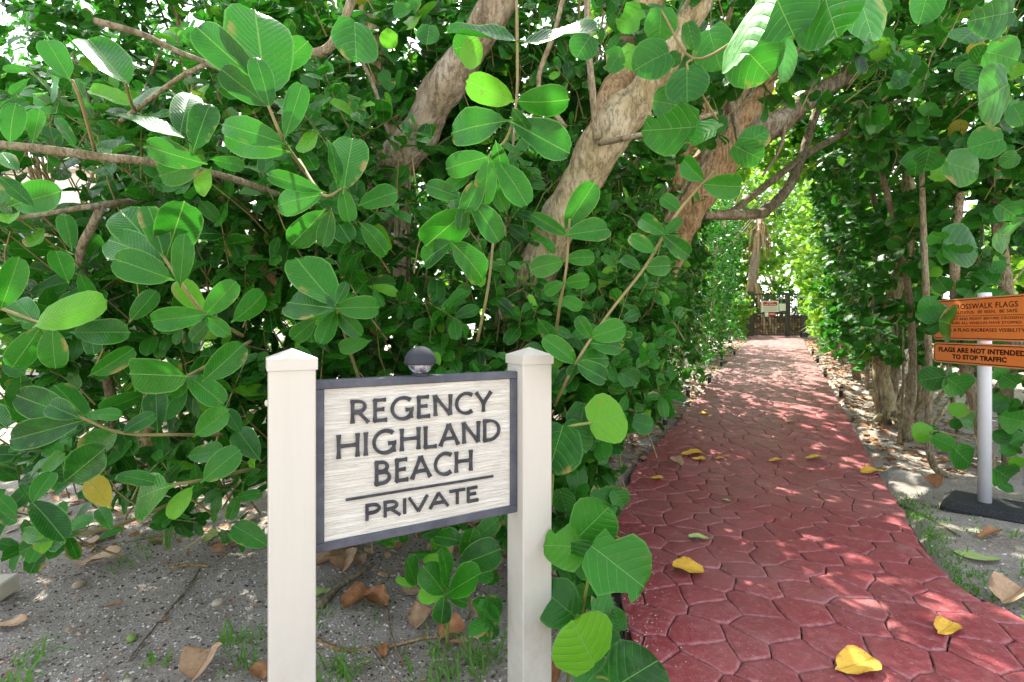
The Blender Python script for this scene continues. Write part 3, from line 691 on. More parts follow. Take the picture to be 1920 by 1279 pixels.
mb = MB(); mb.add([(-.285+.014*math.cos(a), -.0034, .093+.009*math.sin(a)) for a in np.linspace(0, 2*math.pi, 12, False)], [tuple(range(12))]); loc_part('seal_centre', mb, simple('seal_sun', (.75,.5,.2), .4, .3, .1), up_pl)
mb = MB(); ring(mb, .030, .026, .024, .004, -.0034); o = loc_part('seal_ring', mb, simple('seal_blue', (.10,.28,.5), .4, .3, .1), up_pl, loc=(-.285, 0, .090))

# ------------------------------------------------------------------ gate, fence, palm
M['iron'] = simple('grey_brown_painted_iron', (.06,.05,.05), .5, .4, .15, 8)
GD = 15.6; gzz = float(G(7.8, GD))
def gx_(px): return (px-CX)/F*GD
def gzp(py): return CH-(py-HY)/F*GD
gate = empty('iron_gate', (gx_(1445), GD, gzz), 'dark iron picket gate closing the far end of the red path, with notices on it', 'gate')
def bar(root, name, x0, x1, z0, z1, t=.015, m='iron', y=GD):
    mb = MB(); mb.box(((x0+x1)/2, y, (z0+z1)/2), ((x1-x0)/2, 0, 0), (0, t, 0), (0, 0, (z1-z0)/2)); return mb.build(name, M[m], root)
gb = gzz+.03
zt1 = gzp(551)
for a, b in ((1401, 1411.5), (1473.5, 1480), (1502, 1512)): bar(gate, 'gate_post', gx_(a), gx_(b), gb-.05, gzp(547 if b != 1480 else 549), .06)
for py in (552, 588, 628): bar(gate, 'rail', gx_(1412), gx_(1473), gzp(py)-.018, gzp(py)+.018, .02)
for py in (552, 628): bar(gate, 'rail', gx_(1480), gx_(1502), gzp(py)-.018, gzp(py)+.018, .02)
for i in range(11): x = gx_(1414+i*5.4); bar(gate, 'picket', x-.009, x+.009, gb+.02, gzp(549), .009)
for i in range(3): x = gx_(1485+i*5.4); bar(gate, 'picket', x-.009, x+.009, gb+.02, gzp(549), .009)
M['sign_white'] = simple('white_notice', (.85,.85,.84), .5, .3, .05); M['sign_red'] = simple('red_notice', (.55,.03,.035), .5, .3, .1); M['notice_grey'] = simple('grey_notice_print', (.45,.45,.44), .6, .2, .2, 60)
def notice(name, px0, px1, py0, py1, m):
    return bar(gate, name, gx_(px0), gx_(px1), gzp(py1), gzp(py0), .006, m, GD-.035)
wn = notice('warning_notice', 1427, 1458.5, 564.5, 585, 'sign_white')
gr = Vector(gate.location)
def on_notice(px, py): return Vector((gx_(px), GD-.044, gzp(py)))-gr
mb = MB(); slab(mb, rrect(.235, .068, .066), -.002, .002); o = loc_part('red_panel', mb, M['sign_red'], wn, loc=on_notice(1442.7, 570))
text_obj('lettering', 'SWIM AT', .062, M['sign_white'], wn, on_notice(1442.7, 568)+Vector((0,-.004,0)), .22, .001)
text_obj('lettering', 'YOUR OWN RISK', .062, M['sign_white'], wn, on_notice(1442.7, 571.8)+Vector((0,-.004,0)), .40, .001)
for i in range(4): mb = MB(); mb.box((0,0,0), (.24-.02*(i % 2), 0, 0), (0, .001, 0), (0, 0, .007)); loc_part('print_line', mb, M['notice_grey'], wn, loc=on_notice(1442.7, 576+i*2.1))
notice('paper_notice', 1460, 1472, 569.5, 583, 'sign_white')
rn = notice('red_notice', 1440, 1453, 585.6, 592.5, 'sign_red'); mb = MB(); mb.box((0,0,0), (.09, 0, 0), (0, .001, 0), (0, 0, .012)); loc_part('print_line', mb, M['sign_white'], rn, loc=on_notice(1446.5, 589)); notice('small_paper_notice', 1433, 1439.5, 586, 594, 'sign_white')
bar(gate, 'latch', gx_(1471), gx_(1475), gzp(579), gzp(575.5), .04)
M['pale_iron'] = simple('pale_bronze_iron', (.22,.19,.17), .5, .4, .2)
for nm, a, b, mt, lab, grp in (('picket_fence', 1350, 1401, 'pale_iron', 'low iron picket fence left of the gate, half hidden by leaves', 0), ('picket_fence', 1512, 1640, 'iron', 'dark iron picket fence right of the gate, mostly behind leaves', 0)):
    fe = empty(nm, (gx_((a+b)/2), GD, gzz), lab, 'fence')
    for py in (547, 628): bar(fe, 'rail', gx_(a), gx_(b), gzp(py)-.015, gzp(py)+.015, .015, mt)
    for i in range(int((b-a)/6)): x = gx_(a+3+i*6); bar(fe, 'picket', x-.009, x+.009, gb-.02, gzp(547.8), .009, mt)

# ------------------------------------------------------------------ bollard lights along the path
M['black'] = simple('black_plastic', (.015,.015,.017), .45, .4, .2); M['lens'] = simple('clear_lens', (.35,.36,.38), .2, .6, .1)
bl = [(1330, 716, 19), (1352, 684, 14), (1377, 663, 11), (1290, 740, 20), (1247, 795, 22), (1547, 704, 18), (1533, 678, 14), (1524, 663, 11), (1577, 742, 22)]
lab = ['short black path light by the left kerb, third from the near end', 'short black path light on the left kerb, fourth from the near end', 'farthest black path light on the left kerb, near the gate', 'short black path light under the hedge leaves, second on the left kerb', 'nearest black path light on the left kerb, low among creeping leaves',
       'black path light on the right kerb beside the bushy shrub, second from near end', 'black path light on the right kerb, third from the near end', 'farthest black path light on the right kerb by the pale frond', 'nearest black path light on the right kerb, in the litter']
for (px, py, hpx), lb in zip(bl, lab):
    q = GP(px, py); h_ = hpx/F*q.y; r = .032
    t = empty('path_light', (q.x, q.y, q.z-.03), lb, 'path light', 'black lights along the path')
    q_ = MB().lathe((0,0,0), [(r*.8, 0), (r*.8, h_*.62)], 12); loc_part('body', q_, M['black'], t)
    q_ = MB().lathe((0,0,0), [(r*.7, h_*.62), (r*.7, h_*.82)], 12); loc_part('lens', q_, M['lens'], t)
    q_ = MB().lathe((0,0,0), [(r, h_*.82), (r*1.05, h_*.93), (r*.6, h_)], 12); loc_part('cap', q_, M['black'], t)

# ------------------------------------------------------------------ trunks (each tree an Empty; crown added below)
def tree(name, label, at, cat='tree', group=None):
    return empty(name, at, label, cat, group)
def limb(root, name, pts, w, m, n=14, seg=9, lump=.16, seed=0.):
    """pts (px, py, depth), w widths in photo pixels"""
    Q = [P(*q) for q in pts]; r = [a/2/F*q[2] for a, q in zip(w, pts)]; o, rr = spline(Q, r, seg)
    return MB().tube(o, rr, n, True, lump, seed).build(name, M[m], root, True)
g0 = P(930, 1000, 2.9); t1 = tree('leaning_tree', 'thick grey brown trunk leaning right behind the carved sign, with oval leaves', (g0.x, g0.y, gz(g0.x, g0.y)-.02))
limb(t1, 'trunk', [(925,1020,2.95),(945,820,2.9),(965,640,2.8),(1005,510,2.75),(1060,395,2.65),(1125,275,2.55),(1190,190,2.5)], [110,82,70,72,74,80,76], 'bark_tan', 28, 9, .2)
limb(t1, 'branch', [(1185,200,2.5),(1240,120,2.48),(1290,40,2.45),(1350,-60,2.45)], [64,52,46,40], 'bark_tan', 16, 8, .2, 3)
limb(t1, 'branch', [(1115,290,2.62),(1150,190,2.75),(1185,100,2.85),(1215,0,2.9),(1235,-80,2.95)], [56,64,66,62,58], 'bark_orange', 16, 8, .22, 5)
limb(t1, 'branch', [(1120,262,2.4),(1112,180,2.35),(1104,90,2.3),(1100,-20,2.3)], [16,13,12,11], 'stem_pale', 8, 6, .1)
limb(t1, 'branch', [(1124,268,2.4),(1160,262,2.3),(1230,246,2.2),(1310,222,2.1),(1345,212,2.1)], [13,11,9,8,6], 'stem_pale', 8, 6, .1)
limb(t1, 'branch', [(1060,240,2.45),(1010,160,2.45),(1040,60,2.4),(1060,-20,2.4)], [10,9,9,8], 'stem_pale', 8, 6, .1)
g0 = P(640, 930, 3.2); t2 = tree('leaning_tree', 'rough reddish grey trunk slanting up to the right above the left sign post', (g0.x, g0.y, gz(g0.x, g0.y)-.02))
limb(t2, 'trunk', [(655,990,3.1),(672,760,3.1),(682,640,3.0),(694,520,2.95),(706,420,2.85),(735,330,2.75),(790,235,2.7),(855,130,2.6),(915,40,2.5),(960,-50,2.5)], [80,60,48,44,52,66,72,66,60,56], 'bark_grey', 28, 8, .2, 9)
g0 = P(735, 830, 3.4); t2b = tree('slender_tree', 'slender tan trunk rising straight beside the reddish grey trunk', (g0.x, g0.y, gz(g0.x, g0.y)-.02))
limb(t2b, 'trunk', [(760,900,3.3),(752,600,3.3),(752,400,3.2),(742,270,3.15),(715,140,3.1),(690,20,3.1),(680,-60,3.1)], [36,30,30,38,38,36,34], 'bark_tan', 14, 8, .12, 12)
limb(t2b, 'branch', [(750,310,2.9),(725,240,2.8),(700,160,2.75),(668,95,2.7),(640,20,2.7)], [9,8,8,7,6], 'stem_pale', 8, 6, .1)
g0 = P(1110, 835, 4.8); t3 = tree('leaning_tree', 'orange brown trunk beside the path that forks and leans over it, with a broken limb', (g0.x, g0.y, gz(g0.x, g0.y)-.02))
limb(t3, 'trunk', [(1110,850,4.90),(1130,760,4.85),(1180,620,4.75),(1240,500,4.60),(1285,400,4.50),(1340,310,4.40),(1385,220,4.35),(1425,110,4.30),(1455,10,4.30),(1475,-70,4.30)], [110,80,66,66,68,74,78,72,66,60], 'bark_orange', 28, 8, .22, 21)
limb(t3, 'branch', [(1290,410,4.45),(1270,300,4.40),(1310,220,4.30),(1380,120,4.20),(1440,60,4.20)], [44,50,56,60,50], 'bark_orange', 14, 8, .2, 23)
limb(t3, 'branch', [(1400,260,4.30),(1450,236,4.30),(1510,195,4.25),(1570,155,4.20),(1638,116,4.15)], [58,46,36,28,12], 'bark_grey', 12, 8, .3, 25)
limb(t3, 'branch', [(1368,180,3.90),(1378,225,3.90),(1385,268,3.90)], [11,11,9], 'stem_pale', 8, 6, .2)
limb(t3, 'branch', [(1475,222,4.20),(1462,280,4.20),(1430,330,4.20)], [8,6,4], 'stem_pale', 6, 6, .1)
limb(t3, 'branch', [(1320,404,4.60),(1400,402,4.80),(1440,392,5.30),(1490,330,5.50),(1535,200,5.70),(1580,130,5.70),(1620,40,5.70)], [16,19,21,17,13,11,9], 'bark_grey', 10, 7, .15, 27)
limb(t3, 'branch', [(1370,400,5.10),(1440,345,5.40),(1520,285,5.60),(1600,240,5.80),(1700,180,5.80)], [14,14,13,11,9], 'bark_grey', 8, 7, .12, 28)

# horizontal branch on the left etc. are added with the left bush
# ------------------------------------------------------------------ foliage
def plant(name, label, at, kd, mat, nobj, cat='shrub', group=None, root=None):
    r = root or empty(name, at, label, cat, group); return Foliage(r, kd, mat, nobj)
#HEROES
def C(scale, ox, oy, d, lst):
    return [(ox+a/scale, oy+b/scale, ox+c/scale, oy+e_/scale, d+(q[0] if q else 0), *(q[1:] if q else ())) for a, b, c, e_, *q in lst]
# left bush
A = plant('clusia_bush', 'large glossy oval leaved bush filling the left foreground over bare sandy ground', (-1.55, 2.5, gz(-1.55, 2.5)), 'clusia', 'clusia', 300)
hero_leaves(A, [(305,475,282,382,1.25,.95),(312,480,345,378,1.3,1.25),(300,475,218,385,1.32,1.15),(303,490,187,437,1.28),(318,522,208,482,1.27,1.3),(338,530,346,445,1.22,.8),
 (385,590,440,530,1.4),(385,590,285,603,1.38,.95),(385,592,430,628,1.4),(380,585,330,522,1.45),(440,600,505,553,1.5),(395,600,350,640,1.45),
 (505,200,485,100,1.32,.9),(500,180,478,22,1.4,1.1),(498,195,415,130,1.35),(490,160,370,52,1.38,.8),(536,252,570,150,1.38,.7),(533,270,405,222,1.4,.8),(533,282,398,252,1.42,.7),(512,135,577,78,1.6),
 (130,147,88,76,1.3),(235,155,168,76,1.3),(19,265,20,190,1.4),(338,250,355,150,1.5,.8),(364,278,392,188,1.5,.9),(348,262,225,200,1.48,.5),(378,305,265,275,1.5,.9),(248,198,170,168,1.5,.7),(252,200,278,145,1.5,.5),(140,275,108,215,1.5,.6),(62,262,75,205,1.5,.9),
 (128,148,84,128,1.5,.6),(60,130,2,128,1.5,.6),(52,150,20,178,1.5,.7),(378,305,300,330,1.6),(395,318,365,365,1.6),(400,300,455,310,1.6),
 (69,609,165,554,1.45,1.),(69,605,28,565,1.5),(98,616,100,692,1.45,1.1),(74,616,20,695,1.45,1.),(126,526,104,470,1.6,1.15),(150,515,172,562,1.6,1.),(141,623,244,623,1.55,.95),(2,575,38,490,1.35,.8),(246,599,292,550,1.5,1.),(172,702,250,660,1.5,.9),(22,385,117,358,1.6,1.1),(134,465,124,400,1.5,.9),(30,320,0,280,1.3,.9),(60,385,0,330,1.3,.9),
 (145,782,82,755,1.35,1.2),(140,780,18,742,1.42,1.),(150,790,20,825,1.4,.85),(160,785,110,718,1.55),(162,778,226,775,1.4,.9),(232,810,281,772,1.45,1.1),(220,810,160,850,1.45,1.),(295,805,292,730,1.55,1.),(368,815,430,768,1.5,1.1),(382,900,443,845,1.45,1.2),(315,912,202,945,1.4,.95),(305,908,215,885,1.45,.6),(360,915,312,972,1.45,1.),(350,705,245,700,1.45,1.),(350,708,305,752,1.5),(355,705,413,752,1.5,1.),(385,710,456,650,1.4,1.1),
 (62,940,95,882,1.4,1.1),(60,942,120,1000,1.4,.9),(58,940,42,905,1.4,.6),(30,965,-5,930,1.45),(125,900,200,838,1.45),(80,885,122,850,1.5),(205,948,163,893,1.5),(208,990,182,948,1.5,.8),(500,1022,438,985,1.6,1.1),(440,935,487,918,1.6),(445,930,430,975,1.6),(485,860,440,800,1.6),(450,810,425,765,1.6),
 (150,1000,95,1005,1.5,.6),(95,1010,30,1000,1.5,.7),(100,1000,60,1040,1.5,.8),(185,1010,225,990,1.6,.7),(355,855,420,845,1.6),(340,870,300,905,1.55,.8),(365,870,375,925,1.6,.7),(10,800,-40,760,1.4)], .9)
def twg(fo, *pts, w0=8, w1=5): stem_px(fo, pts, w0, w1)
limb(A.root, 'branch', [(-60,268,1.55),(10,272,1.55),(120,285,1.58),(200,296,1.6),(275,303,1.62),(420,330,1.8),(560,380,2.2)], [15,15,16,15,14,12,12], 'stem_pale', 10, 6, .12)
limb(A.root, 'branch', [(-30,415,1.8),(60,405,1.8),(150,390,1.85),(190,385,1.9),(300,370,2.2)], [7,9,10,12,12], 'bark_grey', 8, 6, .12)
limb(A.root, 'branch', [(190,385,1.9),(175,420,1.9),(150,480,1.95),(170,560,2.1),(210,760,2.4),(215,900,2.6)], [13,14,15,16,18,22], 'bark_grey', 10, 6, .12)
limb(A.root, 'branch', [(180,40,1.55),(260,62,1.55),(330,95,1.58),(410,130,1.6),(520,200,2.0)], [12,10,9,8,9], 'bark_grey', 8, 6, .12)
limb(A.root, 'branch', [(225,228,2.0),(330,150,2.0),(392,118,2.0)], [8,9,9], 'stem_pale', 8, 6, .12)
limb(A.root, 'branch', [(505,160,2.3),(560,110,2.25),(615,92,2.2),(645,40,2.2),(665,-20,2.2)], [12,15,17,16,18], 'stem_pale', 10, 6, .15)
limb(A.root, 'branch', [(470,470,2.3),(500,510,2.2),(522,535,2.2)], [18,15,14], 'bark_orange', 8, 6, .12)
for q in ([(135,150,1.3),(155,200,1.35),(178,283,1.5)], [(235,155,1.3),(245,190,1.4),(252,205,1.5)], [(303,475,1.26),(345,540,1.3),(385,588,1.4),(455,630,1.6)], [(503,198,1.32),(525,250,1.36),(545,285,1.5),(600,360,1.8)], [(145,780,1.36),(230,812,1.45),(330,815,1.55),(415,815,1.8)], [(60,942,1.4),(95,1005,1.5),(220,985,1.7),(330,940,2)], [(315,910,1.4),(380,900,1.5),(470,880,1.8)], [(98,610,1.45),(60,600,1.5),(-20,570,1.5)], [(350,706,1.45),(400,680,1.6),(470,640,1.9)]):
    twg(A, *q, w0=6, w1=7)
fill_ball(A, (-1.9, 2.3, 1.5), (.95, .6, 1.0), 190, (.13, .18), 4); fill_ball(A, (-2.9, 3.1, 1.5), (.9, .5, 1.2), 130, (.13,.17), 4)
fill_ball(A, (-1.1, 2.4, 1.8), (.75, .55, 1.1), 190, (.12, .175), 4); fill_ball(A, (-1.1, 2.6, .95), (.7, .4, .55), 70, (.11,.15), 4)
fill_ball(A, (-1.75, 2.2, .55), (.75, .4, .33), 26, (.12, .16), 3)
fill_ball(A, (-1.5, 2.75, .6), (.95, .35, .3), 45, (.12, .16), 4)
fill_ball(A, (-1.1, 2.35, .75), (.55, .4, .5), 34, (.12, .16), 4)
A.finish()
# centre bush with hanging shoots
B = plant('clusia_bush', 'middle bush with hanging shoots of dark oval leaves between the two leaning trunks', (-.25, 2.5, gz(-.25, 2.5)), 'clusia', 'clusia', 300)
hero_leaves(B, [(645,353,662,246,1.45,1.1),(632,350,628,262,1.42,.5),(602,358,503,328,1.5,.6),(602,366,502,380,1.5,.95),(643,356,655,416,1.45,1.1),(605,397,547,463,1.55,1.1),(620,396,605,463,1.55,.9),(677,420,734,473,1.6,1.),(677,384,741,356,1.6,1.2),(600,380,650,395,1.6,.9),
 (628,572,555,485,1.45,1.2),(626,578,540,568,1.42,1.3),(632,578,714,575,1.42,1.1),(630,570,652,530,1.38,.9),(628,585,600,645,1.5,1.),(634,585,672,628,1.5,1.),(590,600,545,640,1.5,1.),(610,655,592,620,1.5,1.),(560,650,590,690,1.6),(690,640,630,655,1.6,.9),
 (968,78,838,62,1.4,.35),(982,82,1120,55,1.4,.4),(960,188,875,152,1.4,1.1),(972,190,1062,197,1.4,1.1),(945,228,832,242,1.38,1.05),(965,232,1067,288,1.38,1.15),(962,205,990,248,1.36,1.),(912,295,831,314,1.42,1.1),(917,297,905,377,1.4,1.),(935,305,992,378,1.4,1.1),(930,268,942,322,1.38,1.1),(902,335,875,392,1.42,1.1),(860,370,800,345,1.5,1.1),(875,395,798,460,1.42,1.25),(886,380,940,447,1.42,1.1),(868,385,866,425,1.42,1.),(845,455,783,490,1.45,1.1),(850,458,918,522,1.42,1.15),(880,330,835,352,1.5,1.),(920,340,950,395,1.48,1.),
 (1062,425,1115,343,1.55,1.),(1060,440,1000,403,1.5,.7),(1065,440,1140,430,1.5,1.),(1055,490,1000,500,1.55,1.4),(1062,486,1112,478,1.6,1.2),(1055,530,1018,548,1.55,1.2),(1060,530,1105,528,1.6,1.2),(1052,560,1090,575,1.65,1.2),
 (1318,337,1274,300,1.5,1.1),(1322,346,1388,350,1.45,1.2),(1274,394,1240,370,1.55,1.3),(1246,438,1276,410,1.5,.9),(1244,438,1196,406,1.5,1.),(1244,442,1292,480,1.45,1.),(1226,473,1180,440,1.5,1.),(1210,500,1262,498,1.55,1.2),(1200,505,1165,480,1.55,1.),
 (1110,632,1172,612,1.5,1.3),(1107,632,1083,596,1.5,1.1),(1107,644,1168,646,1.5,1.1),(1082,676,1146,666,1.5,1.2),(1079,679,1024,634,1.5,1.),(1079,679,1069,706,1.5,1.3),(1082,682,1137,712,1.45,1.2),(1170,600,1200,585,1.6,1.2),(1010,600,1040,640,1.7),(1040,570,1085,560,1.7)], .9)
for q in ([(968,-30,1.4),(970,80,1.4),(968,190,1.4),(950,260,1.4),(915,296,1.42),(885,380,1.45)], [(1068,410,1.52),(1062,500,1.55),(1050,570,1.65),(1040,640,1.9)], [(1340,320,1.5),(1270,400,1.5),(1210,500,1.55),(1140,590,1.55),(1080,680,1.5),(1040,760,1.8)], [(630,572,1.45),(650,640,1.7),(690,760,2.1)], [(648,350,1.45),(605,365,1.5),(560,300,1.7)], [(925,450,1.9),(915,540,1.9),(895,640,1.95)]):
    twg(B, *q, w0=5, w1=6)
fill_ball(B, (-.35, 2.3, 1.75), (.6, .35, .8), 42, (.11, .155), 4, keepfn=lambda p: ~((p[:,0]/p[:,1] > -.28) & (p[:,0]/p[:,1] < .0) & (CH-p[:,2] < -.28*p[:,1])))
fill_ball(B, (-.25, 2.3, .98), (.75, .35, .5), 95, (.11, .16), 4)
fill_ball(B, (.52, 2.45, 1.05), (.4, .4, .65), 130, (.09, .13), 5)
fill_ball(B, (-.1, 2.2, .35), (.75, .25, .2), 22, (.10, .14), 3); fill_ball(B, (.75, 2.75, 1.35), (.3, .3, .5), 60, (.09, .13), 4)
B.finish()
# sea grape sprays hanging in from the top right
Cc = plant('sea_grape_tree', '', None, 'grape', 'grape', 300, root=t3)
hero_leaves(Cc, [(1239,20,1239,74,1.6,1.1),(1250,100,1196,122,1.6,1.),(1288,130,1288,190,1.55,1.05),(1300,238,1212,246,1.6,.9),(1386,82,1445,138,1.3,1.2),(1330,60,1345,120,1.6,.9),(1290,45,1302,92,1.5,.7),(1480,-10,1415,60,1.1,1.2),(1455,-5,1490,70,1.0,1.1),(1540,-30,1568,70,.95,.95),(1600,-40,1642,76,.95,.5),(1745,-30,1722,48,.95,.6),
 (1190,90,1180,130,1.8,1.),(1165,95,1140,135,1.8,1.),(1275,110,1250,112,1.7),(1230,190,1290,200,1.8,.9),(1345,235,1295,262,1.5,1.1),(1470,80,1482,150,1.3,.45),(1395,270,1440,245,1.5,.8),(1380,275,1430,300,1.5,.8),(1420,5,1378,120,.95,.35),(1200,20,1160,50,1.7,1.),(1105,70,1080,110,1.9,1.)], 1.)
twg(Cc, (1600,-60,1.2),(1480,-20,1.2),(1400,60,1.4),(1300,110,1.55),(1240,20,1.6), w0=9, w1=4)
twg(Cc, (1300,110,1.55),(1290,130,1.55),(1345,225,1.55), w0=5, w1=4)
fill_ball(Cc, (1.55, 3.0, 3.0), (1.2, .8, .6), 70, (.10, .15), 4)
fill_ball(Cc, (1.9, 6.2, 4.0), (1.7, 1.2, .5), 150, (.11, .16), 4)
fill_ball(Cc, (.9, 3.6, 2.1), (.5, .5, .7), 40, (.09, .13), 4)
Cc.finish()
D1 = plant('x', '', None, 'clusia', 'clusia', 120, root=t1)
fill_ball(D1, (.3, 3.2, 3.15), (1.1, .7, .6), 170, (.12, .16), 4)
fill_ball(D1, (.2, 2.95, 1.4), (.7, .4, 1.2), 150, (.09, .14), 4)
D1.finish()
D2 = plant('x', '', None, 'grape', 'grape', 200, root=t2)
hero_leaves(D2, [(665,45,668,118,2.0,.9),(805,50,800,85,2.2,1.),(885,85,850,92,2.0,1.1),(870,90,905,110,2.0,1.),(735,60,722,90,2.3,1.),(652,190,650,225,2.3,1.),(645,160,625,190,2.3,1.)], 1.)
fill_ball(D2, (-.9, 3.2, 2.9), (1.1, .6, .8), 230, (.11, .15), 4)
fill_ball(D2, (-.8, 3.6, 1.5), (1.0, .5, 1.1), 120, (.08, .12), 4)
D2.finish()
D3 = plant('x', '', None, 'grape', 'grape', 60, root=t2b)
fill_ball(D3, (-.3, 3.9, 2.7), (1.2, .6, 1.0), 120, (.09, .13), 4)
D3.finish()
# sea grape at the foot of the right post
Eg = plant('sea_grape_shrub', 'low sea grape with big round leaves hugging the right sign post beside the path', (.22, 1.85, gz(.22, 1.85)), 'grape', 'grape', 200)
hero_leaves(Eg, [(1112,1031,1022,1013,1.5,1.),(1116,1029,1210,1102,1.42,1.1),(1091,1000,1142,950,1.5,1.1),(1112,1033,1066,1066,1.45,1.),(1073,1151,1018,1108,1.55,1.2),(1112,1144,1158,1151,1.5,1.1),(1112,1240,1075,1168,1.4,1.3),(1120,1195,1168,1222,1.5,.9),(1158,1285,1235,1236,1.35,1.2),(1060,1105,1090,1150,1.6,.9),(1165,1180,1150,1140,1.5,.8),(1090,1290,1140,1240,1.45,.9),
 (1110,792,1172,775,1.75,1.3),(1054,804,1028,888,1.7,1.1),(1095,760,1085,812,1.85,1.),(1060,800,1100,850,1.8,1.),(1125,790,1165,800,1.85),(1150,600,1150,640,2.0),(1050,920,1062,960,1.9),(1110,930,1160,950,1.9),(1150,920,1175,950,1.9),(1165,700,1200,720,2.),(1190,790,1225,800,2.)], 1.)
for q in ([(1112,1031,1.48),(1100,1100,1.55),(1085,1180,1.6),(1060,1300,1.7)], [(1112,1144,1.5),(1100,1200,1.6),(1085,1290,1.65)], [(1110,792,1.75),(1055,806,1.72),(1040,850,1.8),(1030,980,1.9)], [(1155,1280,1.36),(1120,1270,1.45),(1085,1300,1.6)]): twg(Eg, *q, w0=6, w1=7)
fill_ball(Eg, (.38, 2.25, .55), (.22, .3, .42), 40, (.08, .13), 3)
fill_ball(Eg, (.55, 2.9, .6), (.32, .35, .5), 40, (.08, .12), 4)
fill_ball(Eg, (.3, 2.0, .1), (.2, .2, .12), 8, (.09, .12), 3)
Eg.finish('twig_green')
# seedlings under the sign
Sd = plant('clusia_seedling', 'small bright green seedling with a rosette of oval leaves under the sign board', (*P(838, 1215, 1.87)[:2], 0), 'clusia', 'clusia', 60, 'plant')
hero_leaves(Sd, [(833,1112,798,1064,1.62,1.35),(840,1112,902,1075,1.62,1.2),(829,1116,785,1116,1.62,1.2),(833,1119,826,1174,1.6,1.3),(842,1118,878,1130,1.62,1.1),(840,1102,836,1031,1.62,.55),(780,1095,762,1048,1.68,1.1),(828,1062,798,1038,1.72,1.1),(778,1100,742,1085,1.7,.6)], 1.0)
twg(Sd, (836,1112,1.63),(840,1150,1.75),(838,1215,1.87), w0=5, w1=7); twg(Sd, (780,1095,1.68),(800,1120,1.75),(838,1180,1.85), w0=3, w1=4); Sd.finish('twig_green')
Sd = plant('clusia_seedling', 'darker oval leaved young plant close behind the sign, above the bright seedling', (*P(880, 1130, 2.2)[:2], 0), 'clusia', 'clusia', 60, 'plant')
hero_leaves(Sd, [(861,1059,936,1031,1.75,1.2),(868,1017,815,997,1.8,1.1),(870,1050,888,990,1.8,1.),(890,1010,940,975,1.85,1.),(740,990,700,1035,1.95,1.),(752,990,760,1020,1.95),(790,1005,830,990,1.95,1.),(850,1045,812,1040,1.85,.8),(905,1060,930,1100,1.85,.9),(880,1070,925,1085,1.8,1.)], 1.0)
twg(Sd, (862,1058,1.76),(880,1130,1.95),(880,1165,2.1), w0=4, w1=6); twg(Sd, (868,1017,1.8),(872,1060,1.9),(880,1130,2.0), w0=3, w1=4); Sd.finish()
Sd = plant('sea_grape_seedling', 'tiny ragged pale green seedling beside the foot of the right post', (*P(915, 1215, 1.87)[:2], 0), 'grape', 'grape', 30, 'plant')
hero_leaves(Sd, [(915,1130,905,1165,1.6,1.3),(912,1128,940,1150,1.6,.9),(912,1170,878,1185,1.6,.8),(914,1172,905,1205,1.6,.8),(916,1170,930,1195,1.6,.7),(912,1130,893,1140,1.6,.9)], 1.); twg(Sd, (913,1130,1.6),(913,1180,1.7),(915,1215,1.87), w0=3, w1=4); Sd.finish('twig_green')
# sea grapes on the right
def shrub(name, label, at, kd, mat, n, group=None): return plant(name, label, (at[0], at[1], float(G(*at))), kd, mat, n, 'shrub', group)
Rg = shrub('sea_grape_shrub', 'sea grape with large round leaves around the orange plates, nearest on the right', (3.95, 4.4), 'grape', 'grape', 300)
hero_leaves(Rg, [(1764,602,1802,611,3.15,1.1),(1752,603,1732,574,3.3,1.1),(1752,602,1730,624,3.35,1.1),(1748,598,1743,554,3.35,.9),(1775,545,1758,522,3.4,1.),(1850,575,1885,545,3.7,1.),(1760,606,1738,622,3.3,1.),(1770,706,1722,714,3.3,1.1),(1775,709,1814,736,3.3,.8),(1776,704,1800,730,3.4,.5),(1811,765,1779,774,3.4,1.),(1803,785,1834,795,3.4,.9),(1800,790,1785,800,3.5),(1746,813,1708,808,3.4,1.),(1753,822,1794,840,3.3,.7),(1792,844,1822,872,3.3,.8),(1746,812,1756,800,3.4),
 (1885,757,1865,738,3.6,1.),(1884,756,1858,768,3.6,1.),(1918,790,1884,784,3.5,1.),(1893,824,1860,812,3.5,1.),(1895,830,1925,812,3.5,1.),(1865,880,1897,899,3.4,1.),(1870,910,1900,915,3.5,.8),(1880,850,1905,835,3.5,.9),(1900,860,1920,880,3.4),(1885,700,1862,690,3.6),(1905,720,1880,705,3.6),
 (1893,24,1834,34,1.9,1.),(1853,98,1912,112,1.9,1.),(1852,138,1808,166,1.95,1.1),(1887,160,1836,196,1.9,1.2),(1877,262,1822,272,1.9,1.3),(1744,278,1733,322,2.2,1.1),(1779,305,1838,324,2.1,.8),(1722,285,1710,328,2.3,1.),(1765,300,1758,335,2.3),(1773,455,1838,462,2.3,1.1),(1770,448,1742,440,2.3,1.),(1770,465,1812,488,2.3,.8),(1875,385,1918,412,2.1,1.),(1867,438,1912,444,2.1,.9),(1884,495,1856,508,2.3,1.),(1830,55,1800,75,2.2),(1905,290,1880,310,2.2),(1700,140,1670,160,2.6),(1900,200,1925,230,2.0)], 1.)
for q, a, b in (([(1790,990-90,4.0),(1745,860,4.0),(1742,700,4.0),(1737,560,3.9),(1732,440,3.9),(1728,320,3.9)], 14, 9), ([(1860,900,4.2),(1830,760,4.2),(1800,640,4.2),(1790,500,4.0),(1800,360,3.8)], 22, 14), ([(1700,830,4.9),(1712,680,4.9),(1700,520,4.7),(1670,390,4.5),(1640,280,4.4)], 14, 8), ([(1900,900,4.2),(1885,760,4.2),(1900,640,4.1),(1880,500,4.),(1860,330,4)], 24, 18)):
    limb(Rg.root, 'stem', q, list(np.linspace(a, b, len(q))), 'stem_pale', 8, 5, .14)
